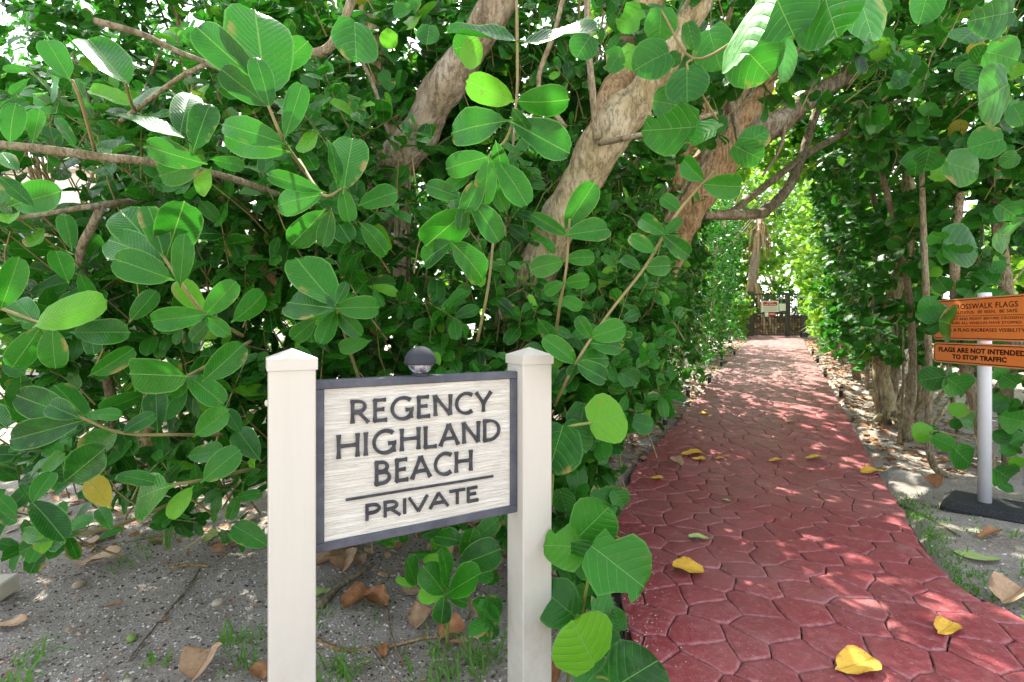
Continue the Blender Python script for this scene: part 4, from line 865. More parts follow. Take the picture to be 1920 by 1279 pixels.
twg(Rg, (1800,840-20,3.4),(1755,808,3.4),(1746,813,3.4), w0=3, w1=3); twg(Rg, (1790,700,3.6),(1770,706,3.3), w0=4, w1=3)
fill_ball(Rg, (4.2, 4.3, 2.2), (.9, .9, 1.3), 150, (.11, .16), 4)
fill_ball(Rg, (3.6, 3.7, 3.2), (1.2, .9, .9), 150, (.11, .17), 4)
fill_ball(Rg, (4.4, 3.9, .8), (.5, .5, .6), 34, (.10, .14), 4)
Rg.finish()
Rt = shrub('sea_grape_tree', 'gnarled brown trunk in a thicket of bare stems on the right edge of the path', (4.42, 5.7), 'grape', 'grape', 300); Rt.root['category'] = 'tree'
limb(Rt.root, 'trunk', [(1672,830,5.5),(1660,760,5.6),(1652,690,5.6),(1662,600,5.5),(1690,500,5.4),(1705,400,5.3),(1700,280,5.2)], [44,32,29,27,25,20,16], 'bark_tan', 16, 7, .25, 41)
limb(Rt.root, 'trunk', [(1660,800,5.7),(1680,700,5.7),(1672,580,5.6),(1660,460,5.6),(1630,340,5.5)], [15,12,11,10,9], 'bark_grey', 10, 7, .2, 43)
for i in range(15):
    bx = random.uniform(1650, 1850); dd = random.uniform(4.9, 6.4); an = random.uniform(-.5, .9); l = random.uniform(120, 330)
    by = HY+(CH-float(G((bx-CX)/F*dd, dd))+.03)/dd*F
    limb(Rt.root, 'stem', [(bx, by, dd), (bx+an*l*.4, by-l*.45, dd+random.uniform(-.2,.2)), (bx+an*l*.9+random.uniform(-25,25), by-l, dd+random.uniform(-.3,.3))], [random.uniform(5,9), random.uniform(4,7), 3], random.choice(('bark_grey','bark_tan','stem_pale')), 7, 5, .2, i)
for i in range(8):
    bx = random.uniform(1630, 1700); dd = random.uniform(5.3, 5.8); an = random.uniform(-1, 1); l = random.uniform(30, 70); by = HY+(CH-float(G((bx-CX)/F*dd, dd))-.02)/dd*F
    limb(Rt.root, 'root', [(1668, 800, 5.6), (1668+an*l*.5, by-12, dd-.1), (1668+an*l, by, dd-.25)], [9, 6, 3], 'bark_tan', 6, 5, .3, i)
fill_hedge(Rt, 4.9, 7.0, 1, .75, 4.6, 620, (.09,.14), 1.5, 4, lean=.25)
Rt.finish()
for (ya, yb, n, lb, lean) in ((6.8, 9.2, 560, 'dense sea grape hedge shrub on the right, just behind the gnarled brown trunk', .5), (9.0, 12.2, 640, 'sea grape hedge shrub on the right of the path, nearer the gate', .7), (12, 15.2, 520, 'farthest sea grape shrub on the right, leaning over the gate fence', .3)):
    s_ = shrub('sea_grape_shrub', lb, (float(xr((ya+yb)/2))+.9, (ya+yb)/2), 'grape', 'grape' if yb < 10 else 'far', 300 if yb < 10 else 150)
    for i in range(12):
        y = random.uniform(ya, yb); x = float(xr(y))+random.uniform(.4, 1.3); g = float(G(x, y)); mb = MB(); o_, r_ = spline([(x, y, g-.05), (x+random.uniform(-.2,.2), y, g+1.2), (x+random.uniform(-.5,.4), y-.2, g+2.6)], [.03, .022, .012], 4); mb.tube(o_, r_, 6, True, .15, i).build('stem', M[random.choice(('bark_grey','stem_pale'))], s_.root, True)
    fill_hedge(s_, ya, yb, 1, .35, 4.2, n, (.10,.15) if ya > 9 else (.09,.14), 1.2, 4, lean=lean)
    s_.finish()
# left hedge along the path
for (ya, yb, n, kd, L_, lb) in ((2.7, 5.0, 620, 'clusia', (.07,.11), 'leafy bush of small oval leaves hiding the foot of the orange brown trunk'), (4.8, 7.2, 520, 'grape', (.08,.12), 'dense green hedge shrub on the left of the path, beyond the orange brown trunk'), (7, 10, 560, 'clusia', (.08,.12), 'dark green hedge shrub halfway along the left side of the path'), (9.8, 13.4, 520, 'clusia', (.08,.12), 'farther hedge shrub on the left, where the small path lights show')):
    s_ = shrub('hedge_shrub', lb, (float(xl((ya+yb)/2))-.9, (ya+yb)/2), kd, kd, 300 if ya < 7 else 180)
    for i in range(10):
        y = random.uniform(ya, yb); x = float(xl(y))-random.uniform(.4, 1.1); g = float(G(x, y)); mb = MB(); o_, r_ = spline([(x, y, g-.05), (x+random.uniform(-.2,.2), y, g+1.0), (x+random.uniform(-.3,.3), y-.2, g+2.4)], [.016, .012, .007], 4); mb.tube(o_, r_, 6, True, .15, i).build('stem', M['stem_pale'], s_.root, True)
    fill_ball(s_, (.85, 3.3, 1.4), (.42, .55, .8), 170 if ya < 3 else 0, (.08,.12), 4); fill_ball(s_, (1.35, 4.2, 1.2), (.45, .45, .65), 190 if ya < 3 else 0, (.09,.13), 4)
    fill_hedge(s_, ya, yb, -1, .12, 2.5 if ya < 3 else 3.4, n, L_, 1.0, 4)
    s_.finish()
s_ = shrub('sunlit_shrub', 'bright yellow green shrub in the sun at the left end of the gate', (gx_(1375), 15.1), 'grape', 'far', 120)
fill_ball(s_, (gx_(1372), 15.0, gzp(590)), (.45, .35, .75), 120, (.09,.13), 3); s_.finish()
# canopy over the path and woodland behind
def canopy(label, cen, rad, n, at, kd='grape', mat='far', L_=(.11,.16), nobj=120, name='canopy_tree', trunk=.07, shell=.5, keepfn=None):
    at = (at[0], at[1], float(G(*at))); r = tree(name, label, at); f = Foliage(r, kd, mat, nobj)
    o_, r_ = spline([(at[0], at[1], at[2]-.1), (at[0]*.8+cen[0]*.2, at[1]*.8+cen[1]*.2, at[2]+1.4), (at[0]*.4+cen[0]*.6, at[1]*.4+cen[1]*.6, at[2]*.3+cen[2]*.7), tuple(cen)], [trunk, trunk*.8, trunk*.5, trunk*.2], 7); MB().tube(o_, r_, 10, True, .2, n).build('trunk', M['bark_tan'], r, True)
    for i in range(7):
        j = random.randint(8, 16); q = Vector(o_[j]); dr = Vector((random.uniform(-1,1)*rad[0], random.uniform(-1,1)*rad[1], random.uniform(-.3,.8)*rad[2])); e_ = Vector(cen)+dr*.85
        oo, rr = spline([q, (q+e_)/2+Vector((0,0,.15)), e_], [trunk*.35, trunk*.22, .008], 5); MB().tube(oo, rr, 6, True, .15, i).build('branch', M['bark_grey'], r, True)
    fill_ball(f, cen, rad, n, L_, 4, shell, keepfn=keepfn, stem=False); f.finish(); return r
canopy('sea grape crown arching over the path from the left, in front of the sunny clearing', (3.6, 8.2, 4.6), (2.6, 1.9, .9), 420, (2.1, 8.6), nobj=200)
canopy('sea grape crown meeting overhead from the right side of the path', (5.9, 7.2, 4.4), (2.2, 2.2, 1.0), 480, (7.3, 7.6), nobj=200)
canopy('sunlit yellow green crown drooping over the path in front of the gate', (8.3, 12.0, 3.35), (1.5, 1.3, 1.25), 330, (9.6, 12.2), nobj=200)
canopy('high thin crown above the far end of the path', (6.6, 13.0, 5.6), (2.6, 1.6, 1.0), 110, (4.8, 13.4))
canopy('tall tree crown high over the near part of the path', (2.9, 5.6, 4.9), (2.5, 1.4, .7), 560, (.9, 6.2))
for i, (x, y, z, rx, ry, rz, n, lb) in enumerate(((-3.4, 4.0, 2.9, 1.6, 1.0, 1.0, 330, 'dark tree crown behind the left bush at the upper left'), (-1.6, 4.8, 2.4, 1.6, .9, 1.9, 480, 'dense dark tree behind the reddish grey trunk'), (.4, 4.9, 2.4, 1.5, .9, 1.9, 480, 'dense dark tree behind the thick central trunk'), (1.3, 6.8, 3.2, 1.6, 1.0, 1.8, 430, 'tree behind the orange brown trunk, left of the path'), (-5.2, 5.2, 3.3, 1.6, 1.0, .8, 190, 'thin crown high at the far left with sky showing through'))):
    canopy(lb, (x, y, z), (rx, ry, rz), n, (x+.2, y+.2), 'clusia' if i % 2 else 'grape', 'clusia' if i % 2 else 'grape', (.10,.15), 150)
for (x, y, z, rx, ry, rz, n, lb) in ((-2.6, 3.6, 4.0, 2.0, 1.1, .7, 420, 'high crown added to shade the left foreground bush'), (.4, 3.9, 4.7, 1.9, 1.1, .7, 420, 'high crown added to shade the carved sign and leaning trunks'), (3.0, 3.9, 4.6, 1.7, 1.4, .6, 620, 'high crown added to shade the start of the path'), (-1.0, 5.6, 5.6, 3.2, 1.3, .9, 520, 'tallest crown, added behind the leaning trunks to block the sun'), (-5.0, 6.6, 4.6, 2.3, 1.2, 1.6, 480, 'broad crown closing the view at the upper left'), (6.3, 4.6, 4.6, 1.8, 1.6, 1.0, 240, 'high crown added to screen sun over the orange plates and right thicket'), (-3.4, 8.2, 5.0, 2.6, 1.6, 1.2, 480, 'broad crown added to shade the clearing behind the left bush')):  # most of these crowns are added to block sun from foreground and clearing
    canopy(lb, (x, y, z), (rx, ry, rz), n, (x+.3, y+.6) if not 2.5 < x < 4 else (.5, 4.6), 'clusia', 'clusia', (.11,.16), 60, trunk=.05)
BK = [(-3.5, 9, 3.4, 2.4, 1.2, 2.2), (-.2, 9.5, 3.2, 2.4, 1.2, 3.0), (3.0, 12.5, 3.5, 2.3, 1.2, 2.9), (5.6, 17.5, 3.6, 2.2, 1.3, 2.9), (9.0, 19.5, 4.6, 2.8, 1.2, 3.6), (12.8, 17.5, 3.6, 2.4, 1.4, 3.0), (14.5, 13.5, 4.0, 2.2, 1.6, 3.2), (12.2, 10.5, 3.6, 1.9, 1.4, 3.2), (10.2, 7.6, 3.4, 1.8, 1.4, 3.0), (8.2, 5.2, 2.9, 1.6, 1.3, 2.7), (7.0, 22, 6.0, 3.8, 1.5, 4.0), (12, 22, 6.5, 3.8, 1.5, 4.2)]
BL = ['far tree beyond the left bush, seen in its gaps', 'far tree deep behind the middle bush', 'leafy tree behind the left hedge', 'tall tree just left of the gate, beyond the fence', 'tree standing beyond the gate', 'tall tree right of the gate, beyond the fence', 'tree far back on the right behind the hedge', 'tree behind the right hedge shrubs', 'broad tree behind the right thicket', 'tree at the right edge behind the orange plates', 'pale distant tree above the gate', 'pale distant tree above the right hedge']
for (x, y, z, rx, ry, rz), lb in zip(BK, BL): canopy(lb, (x, y, z), (rx, ry, rz), 1000 if 5 < x < 13 and y > 17 else 520, (x, y), L_=(.15,.21), nobj=0, name='background_tree', trunk=.1, shell=.4)
#MORE
for x, y, z, rx, ry, rz, n, lb in ((7.6, 19.2, 2.2, 1.7, .7, 1.1, 260, 'dark shrub beyond the gate, seen through its pickets on the left'), (10.3, 19.0, 2.1, 1.7, .7, 1.1, 260, 'dark shrub beyond the gate, seen through its pickets on the right'), (5.6, 16.9, 1.9, 1.2, .6, 1.2, 220, 'shrub behind the picket fence left of the gate')):
    s_ = shrub('woodland_shrub', lb, (x, y), 'clusia', 'clusia', 0); MB().tube([(x, y, z-rz-.6), (x, y, z)], [.05, .02], 6).build('stem', M['bark_grey'], s_.root, True); fill_ball(s_, (x, y, z), (rx, ry, rz), n, (.13,.18), 4, stem=False); s_.finish()
canopy('bright yellow green spray of leaves hanging low over the path just before the gate', (8.1, 12.6, 2.75), (.75, .6, .55), 110, (9.8, 12.6), nobj=150, trunk=.04)
# palm by the gate
M['palm'] = bark('palm_trunk', (.24,.15,.10), (.42,.30,.23), (.55,.44,.36), 1.5, 3.)
M['brace'] = simple('tan_timber', (.40,.26,.13), .8, .2, .25, 9); M['thatch'] = simple('dry_frond', (.40,.28,.15), .9, .1, .4, 20)
pg = P(1402, 600, 17.2); gp = float(G(pg.x, 17.2)); pt = tree('palm_tree', 'palm with propped trunk and dry frond skirt just behind the gate', (pg.x, 17.2, gp))
MB().tube([(pg.x, 17.2, gp-.1), (pg.x+.05, 17.2, gp+1.2), (pg.x+.25, 17.2, gp+2.6), (pg.x+.5, 17.2, gp+4.4)], [.19, .15, .14, .13], 14, True, .15).build('trunk', M['palm'], pt, True)
for dx, dy in ((-.55, -.3), (.75, -.25), (.15, .7), (.35, -.5)):
    MB().tube([(pg.x+dx*1.1, 17.2+dy*1.1, gp), (pg.x+.15, 17.2, gp+2.3)], [.05, .05], 4).build('prop', M['brace'], pt)
for i in range(70):
    a = random.uniform(0, 2*math.pi); r = random.uniform(.15, .55); l = random.uniform(.5, 1.1); z0 = gp+random.uniform(3.4, 4.4); x0, y0 = pg.x+.42, 17.2
    p0 = Vector((x0, y0, z0)); p1 = p0+Vector((math.cos(a)*r, math.sin(a)*r, -l*.4)); p2 = p0+Vector((math.cos(a)*r*1.15, math.sin(a)*r*1.15, -l)); t_ = Vector((-math.sin(a), math.cos(a), 0))*.035
    MB().add([p0-t_*.3, p0+t_*.3, p1+t_, p1-t_, p2+t_*.3, p2-t_*.3], [(0,1,2,3), (3,2,4,5)]).build('dry_frond', M['thatch'], pt)
M['frond'] = simple('pale_green_frond', (.30,.36,.10), .5, .3, .3, 10); M['frond_g'] = simple('green_frond', (.05,.15,.04), .45, .35, .3, 10)
def fan(parent, c, d, up, n, l, m, name='frond'):
    c, d, up = Vector(c), Vector(d).normalized(), Vector(up).normalized(); s_ = d.cross(up).normalized(); mb = MB()
    for i in range(n):
        a = (i/(n-1)-.5)*2.3; v = d*math.cos(a)+s_*math.sin(a); w_ = v.cross(up).normalized()*l*.03; tip = c+v*l*(1-.15*abs(a))-up*l*.22; md = c+v*l*.5+up*.02
        mb.add([c, md+w_, tip, md-w_], [(0,1,2,3)])
    mb.build(name, M[m], parent)
for i in range(12):
    a = i*.55; fan(pt, (pg.x+.5+math.cos(a)*.5, 17.2+math.sin(a)*.5, gp+4.5+.2*math.sin(i*2)), (math.cos(a), math.sin(a), .3*math.sin(i)), (0, 0, 1), 14, .8, 'frond_g')
q = GP(1535, 640); fr = empty('palm_seedling', (q.x, q.y, q.z), 'pale striped palm frond lying out over the right kerb near the gate', 'plant')
fan(fr, q+Vector((.35,.1,.62)), (-.9, -.2, -.25), (.3, 0, 1), 9, .85, 'frond'); fan(fr, q+Vector((.45,.1,.25)), (-.9, -.6, -.2), (.2, 0, 1), 9, .6, 'frond_g')
MB().tube([q+Vector((.6,.2,-.05)), q+Vector((.5,.15,.4)), q+Vector((.35,.1,.62))], [.015,.012,.008], 6).build('stem', M['twig_green'], fr)
# bank of dry litter beyond the gate
k = N('dry_litter_bank'); co = k.pos(); c = k.ramp(k.noise(14, 6, .75, co), [(.3, (.06,.035,.02)), (.5, (.24,.14,.08)), (.7, (.60,.42,.26))]); k.set(c, .95, .1); k.bump(k.noise(20, 5, .7, co), 1., .05); M['litter_bank'] = k.m
vs = []; nxb, nyb = 40, 14
for j in range(nyb):
    for i in range(nxb):
        x = 5+9*i/(nxb-1); y = 16.9+3.5*j/(nyb-1); t = j/(nyb-1); vs.append((x, y, float(G(x, y))-.05+.75*float(sm(0, .7, t))+.12*mnoise.noise(Vector((x*2, y*2, 0)))))
tag(put('bank', mesh('bank', vs, [(j*nxb+i, j*nxb+i+1, (j+1)*nxb+i+1, (j+1)*nxb+i) for j in range(nyb-1) for i in range(nxb-1)], M['litter_bank'], True)), kind='structure')
# ------------------------------------------------------------------ far left: house, sunlit shrubs, planter
M['stucco'] = simple('pale_stucco', (.74,.70,.63), .85, .2, .06, 3); M['glass'] = simple('window_glass', (.10,.14,.17), .1, .6, .1); M['white'] = simple('white_trim', (.8,.8,.78), .5, .3, .03)
M['rooft'] = simple('pale_tile_roof', (.45,.40,.35), .8, .2, .15, 5)
hx0, hx1, hy = -24., -9.5, 15.
hs = empty('pale_house', ((hx0+hx1)/2, hy+4, 0), 'pale stucco house far behind the left bush, glimpsed through its leaves', 'house')
MB().box(((hx0+hx1)/2, hy+4, 2.9), ((hx1-hx0)/2, 0, 0), (0, 4, 0), (0, 0, 3.2)).build('wall', M['stucco'], hs)
for x in (-12.2, -15.2, -18.6, -22):
    for z in (1.9, 4.6):
        f_ = MB().box((x, hy-.04, z), (.75, 0, 0), (0, .06, 0), (0, 0, .85)).build('window', M['white'], hs)
        MB().box((x, hy-.108, z), (.62, 0, 0), (0, .004, 0), (0, 0, .72)).build('pane', M['glass'], f_)
MB().add([(hx0-.4, hy-.5, 6.1), (hx1+.4, hy-.5, 6.1), (hx1+.4, hy+8.5, 6.1), (hx0-.4, hy+8.5, 6.1), (hx0+3, hy+4, 8), (hx1-3, hy+4, 8)], [(0,1,5,4), (1,2,5), (2,3,4,5), (3,0,4), (3,2,1,0)]).build('roof', M['rooft'], hs)
s_ = shrub('sunlit_shrub', 'bright sunlit yellow green bush far behind the left bush, in front of the pale house', (-7.9, 8.2), 'clusia', 'far', 150)
fill_ball(s_, (-7.9, 8.2, 1.5), (1.5, .7, 1.0), 300, (.10,.14), 4); s_.finish()
s_ = shrub('sunlit_shrub', 'low sunlit bush in the gap low at the left, behind the planter', (-4.6, 8.4), 'clusia', 'far', 100)
fill_ball(s_, (-4.6, 8.4, .7), (1.2, .6, .6), 160, (.10,.14), 4); s_.finish()
q = GP(283, 742); pl = empty('concrete_planter', (q.x, q.y, q.z-.06), 'round cream concrete planter half hidden behind the left bush', 'planter')
hh = .62; q_ = MB().lathe((0,0,0), [(.26, 0), (.27, .04), (.30, hh*.9), (.335, hh*.92), (.335, hh), (.28, hh), (.27, hh-.06)], 24); loc_part('bowl', q_, simple('cream_concrete', (.55,.49,.38), .9, .15, .12, 14), pl)
q = GP(8, 1112); bk = tag(put('concrete_block', MB().box((0,0,0), (.10,.02,0), (-.03,.07,0), (0,0,.055), .01) and mesh('concrete_block', (q_ := MB().box((0,0,0), (.055,.01,0), (-.012,.06,0), (0,0,.04), .008)).v, q_.f, simple('cream_block', (.55,.50,.40), .9, .15, .15, 30)), loc=(q.x-.04, q.y, q.z+.02)), 'small cream concrete block on the sand at the lower left edge', 'block')
q = GP(1935, 935); mk = empty('marker_post', (q.x, q.y, q.z-.06), 'short rounded grey marker at the right edge behind the rubber base', 'post')
q_ = MB(); slab(q_, rrect(.055, .16, .03), -.012, .012); loc_part('panel', q_, simple('grey_metal', (.42,.42,.43), .45, .4, .1), mk, loc=(0, 0, .30)); q_ = MB(); q_.box((0, .02, .12), (.012,0,0), (0,.006,0), (0,0,.14)); loc_part('stake', q_, M['steel'], mk)

# ------------------------------------------------------------------ fallen leaves, twigs, pebbles, grass
def dry_mat(name, a, b, spot):
    k = N(name); oi = k.n('ObjectInfo'); co = k.pos(); c = k.mix(k.map(k.noise(30, 4, .6, co), .3, .7), a, b); c = k.mix(k.map(oi.outputs['Random'], 0, 1, 0, .5, False), c, b)
    uv = k.n('UVMap'); uv.uv_map = 'UVMap'; sp = k.n('SeparateXYZ'); k.l(uv.outputs[0], sp.inputs[0]); mid = k.map(k.math('ABSOLUTE', sp.outputs[0]), .008, .022, .55, 0)
    c = k.mix(mid, c, spot); c = k.mix(k.map(k.noise(60, 5, .7, co), .56, .66, 0, .8), c, spot); rm = k.n('Attribute'); rm.attribute_name = 'rim'; c = k.mix(k.math('MULTIPLY', k.map(rm.outputs['Fac'], .6, 1.), k.map(k.noise(16, 3, .6, co), .5, .58, 0, .8)), c, spot); k.set(c, .6, .25); k.bump(k.noise(40, 4, .6, co), .5, .006); return k.m
M['dry_yellow'] = dry_mat('fallen_yellow_leaf', (.68,.36,.035), (.80,.50,.07), (.45,.20,.03))
M['dry_brown'] = dry_mat('fallen_brown_leaf', (.22,.09,.035), (.42,.20,.09), (.12,.05,.02))
M['dry_tan'] = dry_mat('fallen_tan_leaf', (.40,.24,.13), (.52,.36,.22), (.2,.1,.05))
M['dry_green'] = dry_mat('fallen_pale_leaf', (.30,.42,.12), (.42,.52,.20), (.35,.30,.08))
DRY = {}
def dry_mesh(kd, m, curl):
    key = (kd, m, curl)
    if key not in DRY: DRY[key] = leaf_mesh('fallen_leaf', leaf_geo(kd, 5, 8, -.18*curl, .55*curl, .05*curl+.01, 1.+curl), M[m])
    return DRY[key]
def fallen(px, py, size_px, ang, kd, m, label, curl=1., wd=1., group=None, lift=.008):
    p = GP(px, py); onp = float(xl(p.y)) < p.x < float(xr(p.y)); z = float(G(p.x, p.y))+.033 if onp else gz(p.x, p.y)
    o = bpy.data.objects.new('fallen_leaf', dry_mesh(kd, m, curl)); COL.objects.link(o); L_ = size_px/F*p.y
    o.scale = (L_*wd, L_, L_); o.rotation_euler = (random.uniform(-.10, .10), random.uniform(-.12, .12), math.radians(ang)); o.location = (p.x+math.sin(math.radians(ang))*L_*.5, p.y-math.cos(math.radians(ang))*L_*.5, z+lift); tag(o, label, 'leaf', group); return o
YL = [(1287,1073,52,70,'grape',.8,'curled yellow leaf on the red stones near the sea grape by the sign post'), (1606,1253,84,-75,'clusia',1.25,'long orange yellow leaf at the bottom of the picture on the red stones'), (1775,1182,66,-60,'clusia',1.0,'orange yellow leaf on the red stones at the lower right'), (1632,886,46,-70,'clusia',1.1,'yellow leaf on the right kerb edge level with the white post'), (1527,861,34,-85,'clusia',1.1,'yellow leaf right of centre on the red stones, left of the kerb edge leaf'), (1454,866,26,-80,'clusia',1.1,'small yellow leaf on the red stones, left neighbour of the right of centre one'), (1350,861,17,-70,'clusia',1.2,'tiny yellow leaf right of the leaf cluster on the path'), (1233,899,22,-90,'clusia',1.3,'small yellow leaf at the left edge of the path below the leaf cluster'), (1298,853,40,-80,'clusia',1.2,'topmost long leaf in the yellow cluster on the path'), (1304,846,26,30,'clusia',1.,'upright leaf in the yellow cluster on the path'), (1311,863,24,-100,'clusia',1.2,'lowest leaf in the yellow cluster on the path'), (1320,776,22,-70,'clusia',1.2,'yellow leaf at the upper left of the path, under the hedge'), (1481,792,14,-80,'clusia',1.2,'tiny yellow leaf far up the middle of the path')]
for px, py, s_, a, kd, wd, lb in YL: fallen(px, py, s_, a, kd, 'dry_yellow', lb, .6 if s_ > 40 else .4, wd)
fallen(1312, 1014, 44, 95, 'clusia', 'dry_green', 'pale lime leaf lying on the red stones above the curled yellow one', .6, .8)
fallen(1362, 941, 16, 60, 'clusia', 'dry_green', 'tiny green leaf in the middle of the path', .5)
fallen(1835, 1035, 62, -80, 'grape', 'dry_green', 'flat pale green round leaf on the sand right of the path', .15, .9)
fallen(1885, 1103, 36, -60, 'clusia', 'dry_green', 'lime yellow leaf on the brown leaf at the lower right edge', .3, 1.2, lift=.05)
fallen(1900, 1118, 56, -75, 'grape', 'dry_tan', 'crumpled orange tan leaf on the grass at the lower right edge', 1.4)
fallen(1856, 1002, 50, -80, 'clusia', 'dry_brown', 'thin brown leaf on the sand below the black rubber base', .8, .7)
fallen(1746, 902, 30, -20, 'grape', 'dry_brown', 'curled russet leaf on the sand between path and white post', 1.6)
for px, py, s_, a, kd, m, lb in ((612,1052,52,-60,'grape','dry_tan','largest curled tan leaf under the left end of the sign board'), (645,1050,48,10,'grape','dry_tan','upright tan leaf beside the largest curled one under the sign board'), (672,1045,26,40,'grape','dry_tan','smallest tan leaf in the pile under the sign board'), (600,1105,48,150,'clusia','dry_green','yellow green leaf against the left sign post'),
      (672,1122,50,-50,'grape','dry_brown','folded brown leaf on the sand below the curled tan leaves'), (700,1120,46,70,'grape','dry_brown','brown leaf touching the folded one on the sand below the board'), (795,1150,50,-30,'grape','dry_tan','pinkish tan leaf left of the bright seedling'), (850,1180,48,-80,'grape','dry_brown','rust brown leaf under the bright seedling'), (718,1198,36,20,'clusia','dry_brown','russet leaf on the thin root below the sign'), (860,1192,34,-100,'clusia','dry_tan','tan leaf below the rust brown leaf by the seedling'), (740,1275,40,80,'clusia','dry_brown','orange brown leaf at the bottom edge between the posts'),
      (380,1240,64,5,'grape','dry_tan','round tan leaf with yellow patch left of the left sign post'), (480,1256,34,60,'grape','dry_brown','small rust leaf against the foot of the left sign post'), (20,1155,52,-80,'clusia','dry_tan','orange tan leaf on the sand at the left edge'), (190,1050,66,-70,'clusia','dry_tan','large tan leaf on the grass under the left bush'), (432,1015,44,-30,'clusia','dry_brown','reddish brown leaf beside the low hanging leaf left of the post'), (400,1012,28,-40,'grape','dry_green','small yellow green leaf on the sand left of the reddish brown one'), (215,1120,22,-60,'clusia','dry_brown','small rust leaf alone on the open sand at the lower left'), (355,758,52,-80,'clusia','dry_brown','brown leaf in the clearing behind the left bush'), (145,940,30,-60,'clusia','dry_brown','small brown leaf behind the drooping lower left leaves'),
      (1265,872,26,30,'grape','dry_tan','tan leaf on the sand at the left kerb'), (1030,1240,50,0,'grape','dry_brown','dark brown leaf at the bottom edge right of the right sign post'), (1095,1125,30,80,'grape','dry_tan','tan leaf under the sea grape by the path edge')):
    fallen(px, py, s_, a, kd, m, lb, 1.3 if kd == 'grape' else .8)
# scattered small litter
lit = Foliage(empty('tmp', (0,0,0), '', 'x'), 'clusia', 'dry_brown', 0); bpy.data.objects.remove(lit.root)
def litter(name, label, m, kd, pts, size):
    r = bpy.data.objects.new('tmp_root', None); COL.objects.link(r); f = Foliage(r, kd, m, 0); n = len(pts); pts = np.array(pts)
    a = rng.uniform(0, 2*math.pi, n); ax = np.stack([np.cos(a), np.sin(a), rng.normal(0, .25, n)], 1); nn = np.stack([rng.normal(0, .3, n), rng.normal(0, .3, n), np.ones(n)], 1)
    f.add(pts, frames(unit(ax), unit(nn)), rng.uniform(*size, n), 1.); f.finish(); o = [c for c in COL.objects if c.parent == r][0]; o.parent = None; bpy.data.objects.remove(r); o.name = name; tag(o, label, 'leaf litter', kind='stuff')
def scatter(n, fn, zoff=.01):
    o = []
    while len(o) < n:
        x, y = fn(); 
        if float(xl(y))-.02 < x < float(xr(y))+.02 and 0 < y < 18: continue
        o.append((x, y, gz(x, y)+zoff))
    return o
def f_left(): y = random.uniform(2.6, 9); return random.uniform(-5.5, float(xl(y))), y
def f_lk(): y = random.uniform(2.2, 15); return float(xl(y))-abs(random.gauss(0, .5))-.05, y
def f_rk(): y = random.uniform(4.1, 15); return float(xr(y))+.04+abs(random.gauss(0, .9)), y
def f_nr(): return random.uniform(-2.6, .9), random.uniform(1.5, 3.2)
for m, kd, n1_, nm in (('dry_brown', 'clusia', 1500, 'brown'), ('dry_tan', 'grape', 900, 'tan')):
    litter('leaf_litter', nm+' dry leaf litter under the bushes and along the kerbs', m, kd, scatter(n1_, f_left, .015)+scatter(n1_//2, f_lk, .015)+scatter(2600 if nm == 'brown' else 300, f_rk, .02), (.035, .09))
litter('leaf_litter', 'small crumbs of broken brown leaf on the near sand', 'dry_brown', 'clusia', scatter(420, f_nr, .006), (.008, .03))
litter('leaf_litter', 'small tan leaf crumbs on the near sand', 'dry_tan', 'clusia', scatter(260, f_nr, .006), (.006, .022))
def f_bank(): return random.uniform(5.5, 13), random.uniform(17.2, 19.5)
litter('leaf_litter', 'dry leaves on the bank beyond the gate', 'dry_tan', 'grape', [(x, y, float(G(x, y))+.75*float(sm(0, .7, (y-16.9)/3.5))+.08) for x, y in (f_bank() for _ in range(900))], (.08, .18))
def sticks(label, fn, n):
    mb = MB()
    for x, y, z in scatter(n, fn, .012):
        a = random.uniform(0, 6.28); l = random.uniform(.08, .38); d = Vector((math.cos(a), math.sin(a), random.uniform(-.05,.25))); q = Vector((x, y, z)); w_ = random.uniform(.0018, .006); sd_ = Vector((-d.y, d.x, .2))*l*random.uniform(-.25,.25)
        mb.tube([q, q+d*l*.5+sd_, q+d*l], [w_, w_*.8, w_*.4], 5, False)
    tag(mb.build('twig_litter', M['bark_grey'], None, True), label, 'twig litter', kind='stuff')
sticks('thin dry twigs lying under the shrubs right of the path', f_rk, 420)
sticks('thin dry twigs on the sand under the left bushes', f_left, 160)
sticks('short dry twigs along the left kerb', f_lk, 160)
# pebbles and shell grit
def grit(name, label, m, pts, smin, smax):
    mb = MB()
    for x, y, z in pts:
        s_ = random.uniform(smin, smax)*random.choice((1, 1, 1, 1.8)); a = random.uniform(0, 6); sx2, sy2, sz2 = s_*random.uniform(.7, 1.4), s_*random.uniform(.6, 1.1), s_*random.uniform(.4, .8); c_, n_ = math.cos(a), math.sin(a)
        V = []
        for dx, dy, dz in ((1,0,0),(-1,0,0),(0,1,0),(0,-1,0),(0,0,1),(0,0,-.6)):
            dx, dy, dz = dx*sx2*random.uniform(.8,1.2), dy*sy2*random.uniform(.8,1.2), dz*sz2; V.append((x+dx*c_-dy*n_, y+dx*n_+dy*c_, z+dz))
        mb.add(V, [(0,2,4),(2,1,4),(1,3,4),(3,0,4),(2,0,5),(1,2,5),(3,1,5),(0,3,5)])
    o = mb.build(name, m, None, False); tag(o, label, 'pebbles', kind='stuff')
grit('shell_grit', 'white shell grit scattered over the near sand', simple('shell_white', (.56,.51,.44), .8, .2, .3, 50), scatter(8500, f_nr, .001), .0018, .0055)
grit('dark_grit', 'dark grains scattered over the near sand', simple('dark_grain', (.07,.055,.045), .9, .1, .4, 50), scatter(4500, f_nr, .001), .0018, .0055)
def f_rn(): y = random.uniform(2.0, 4.6); return float(xr(y))+random.uniform(.03, 1.5), y
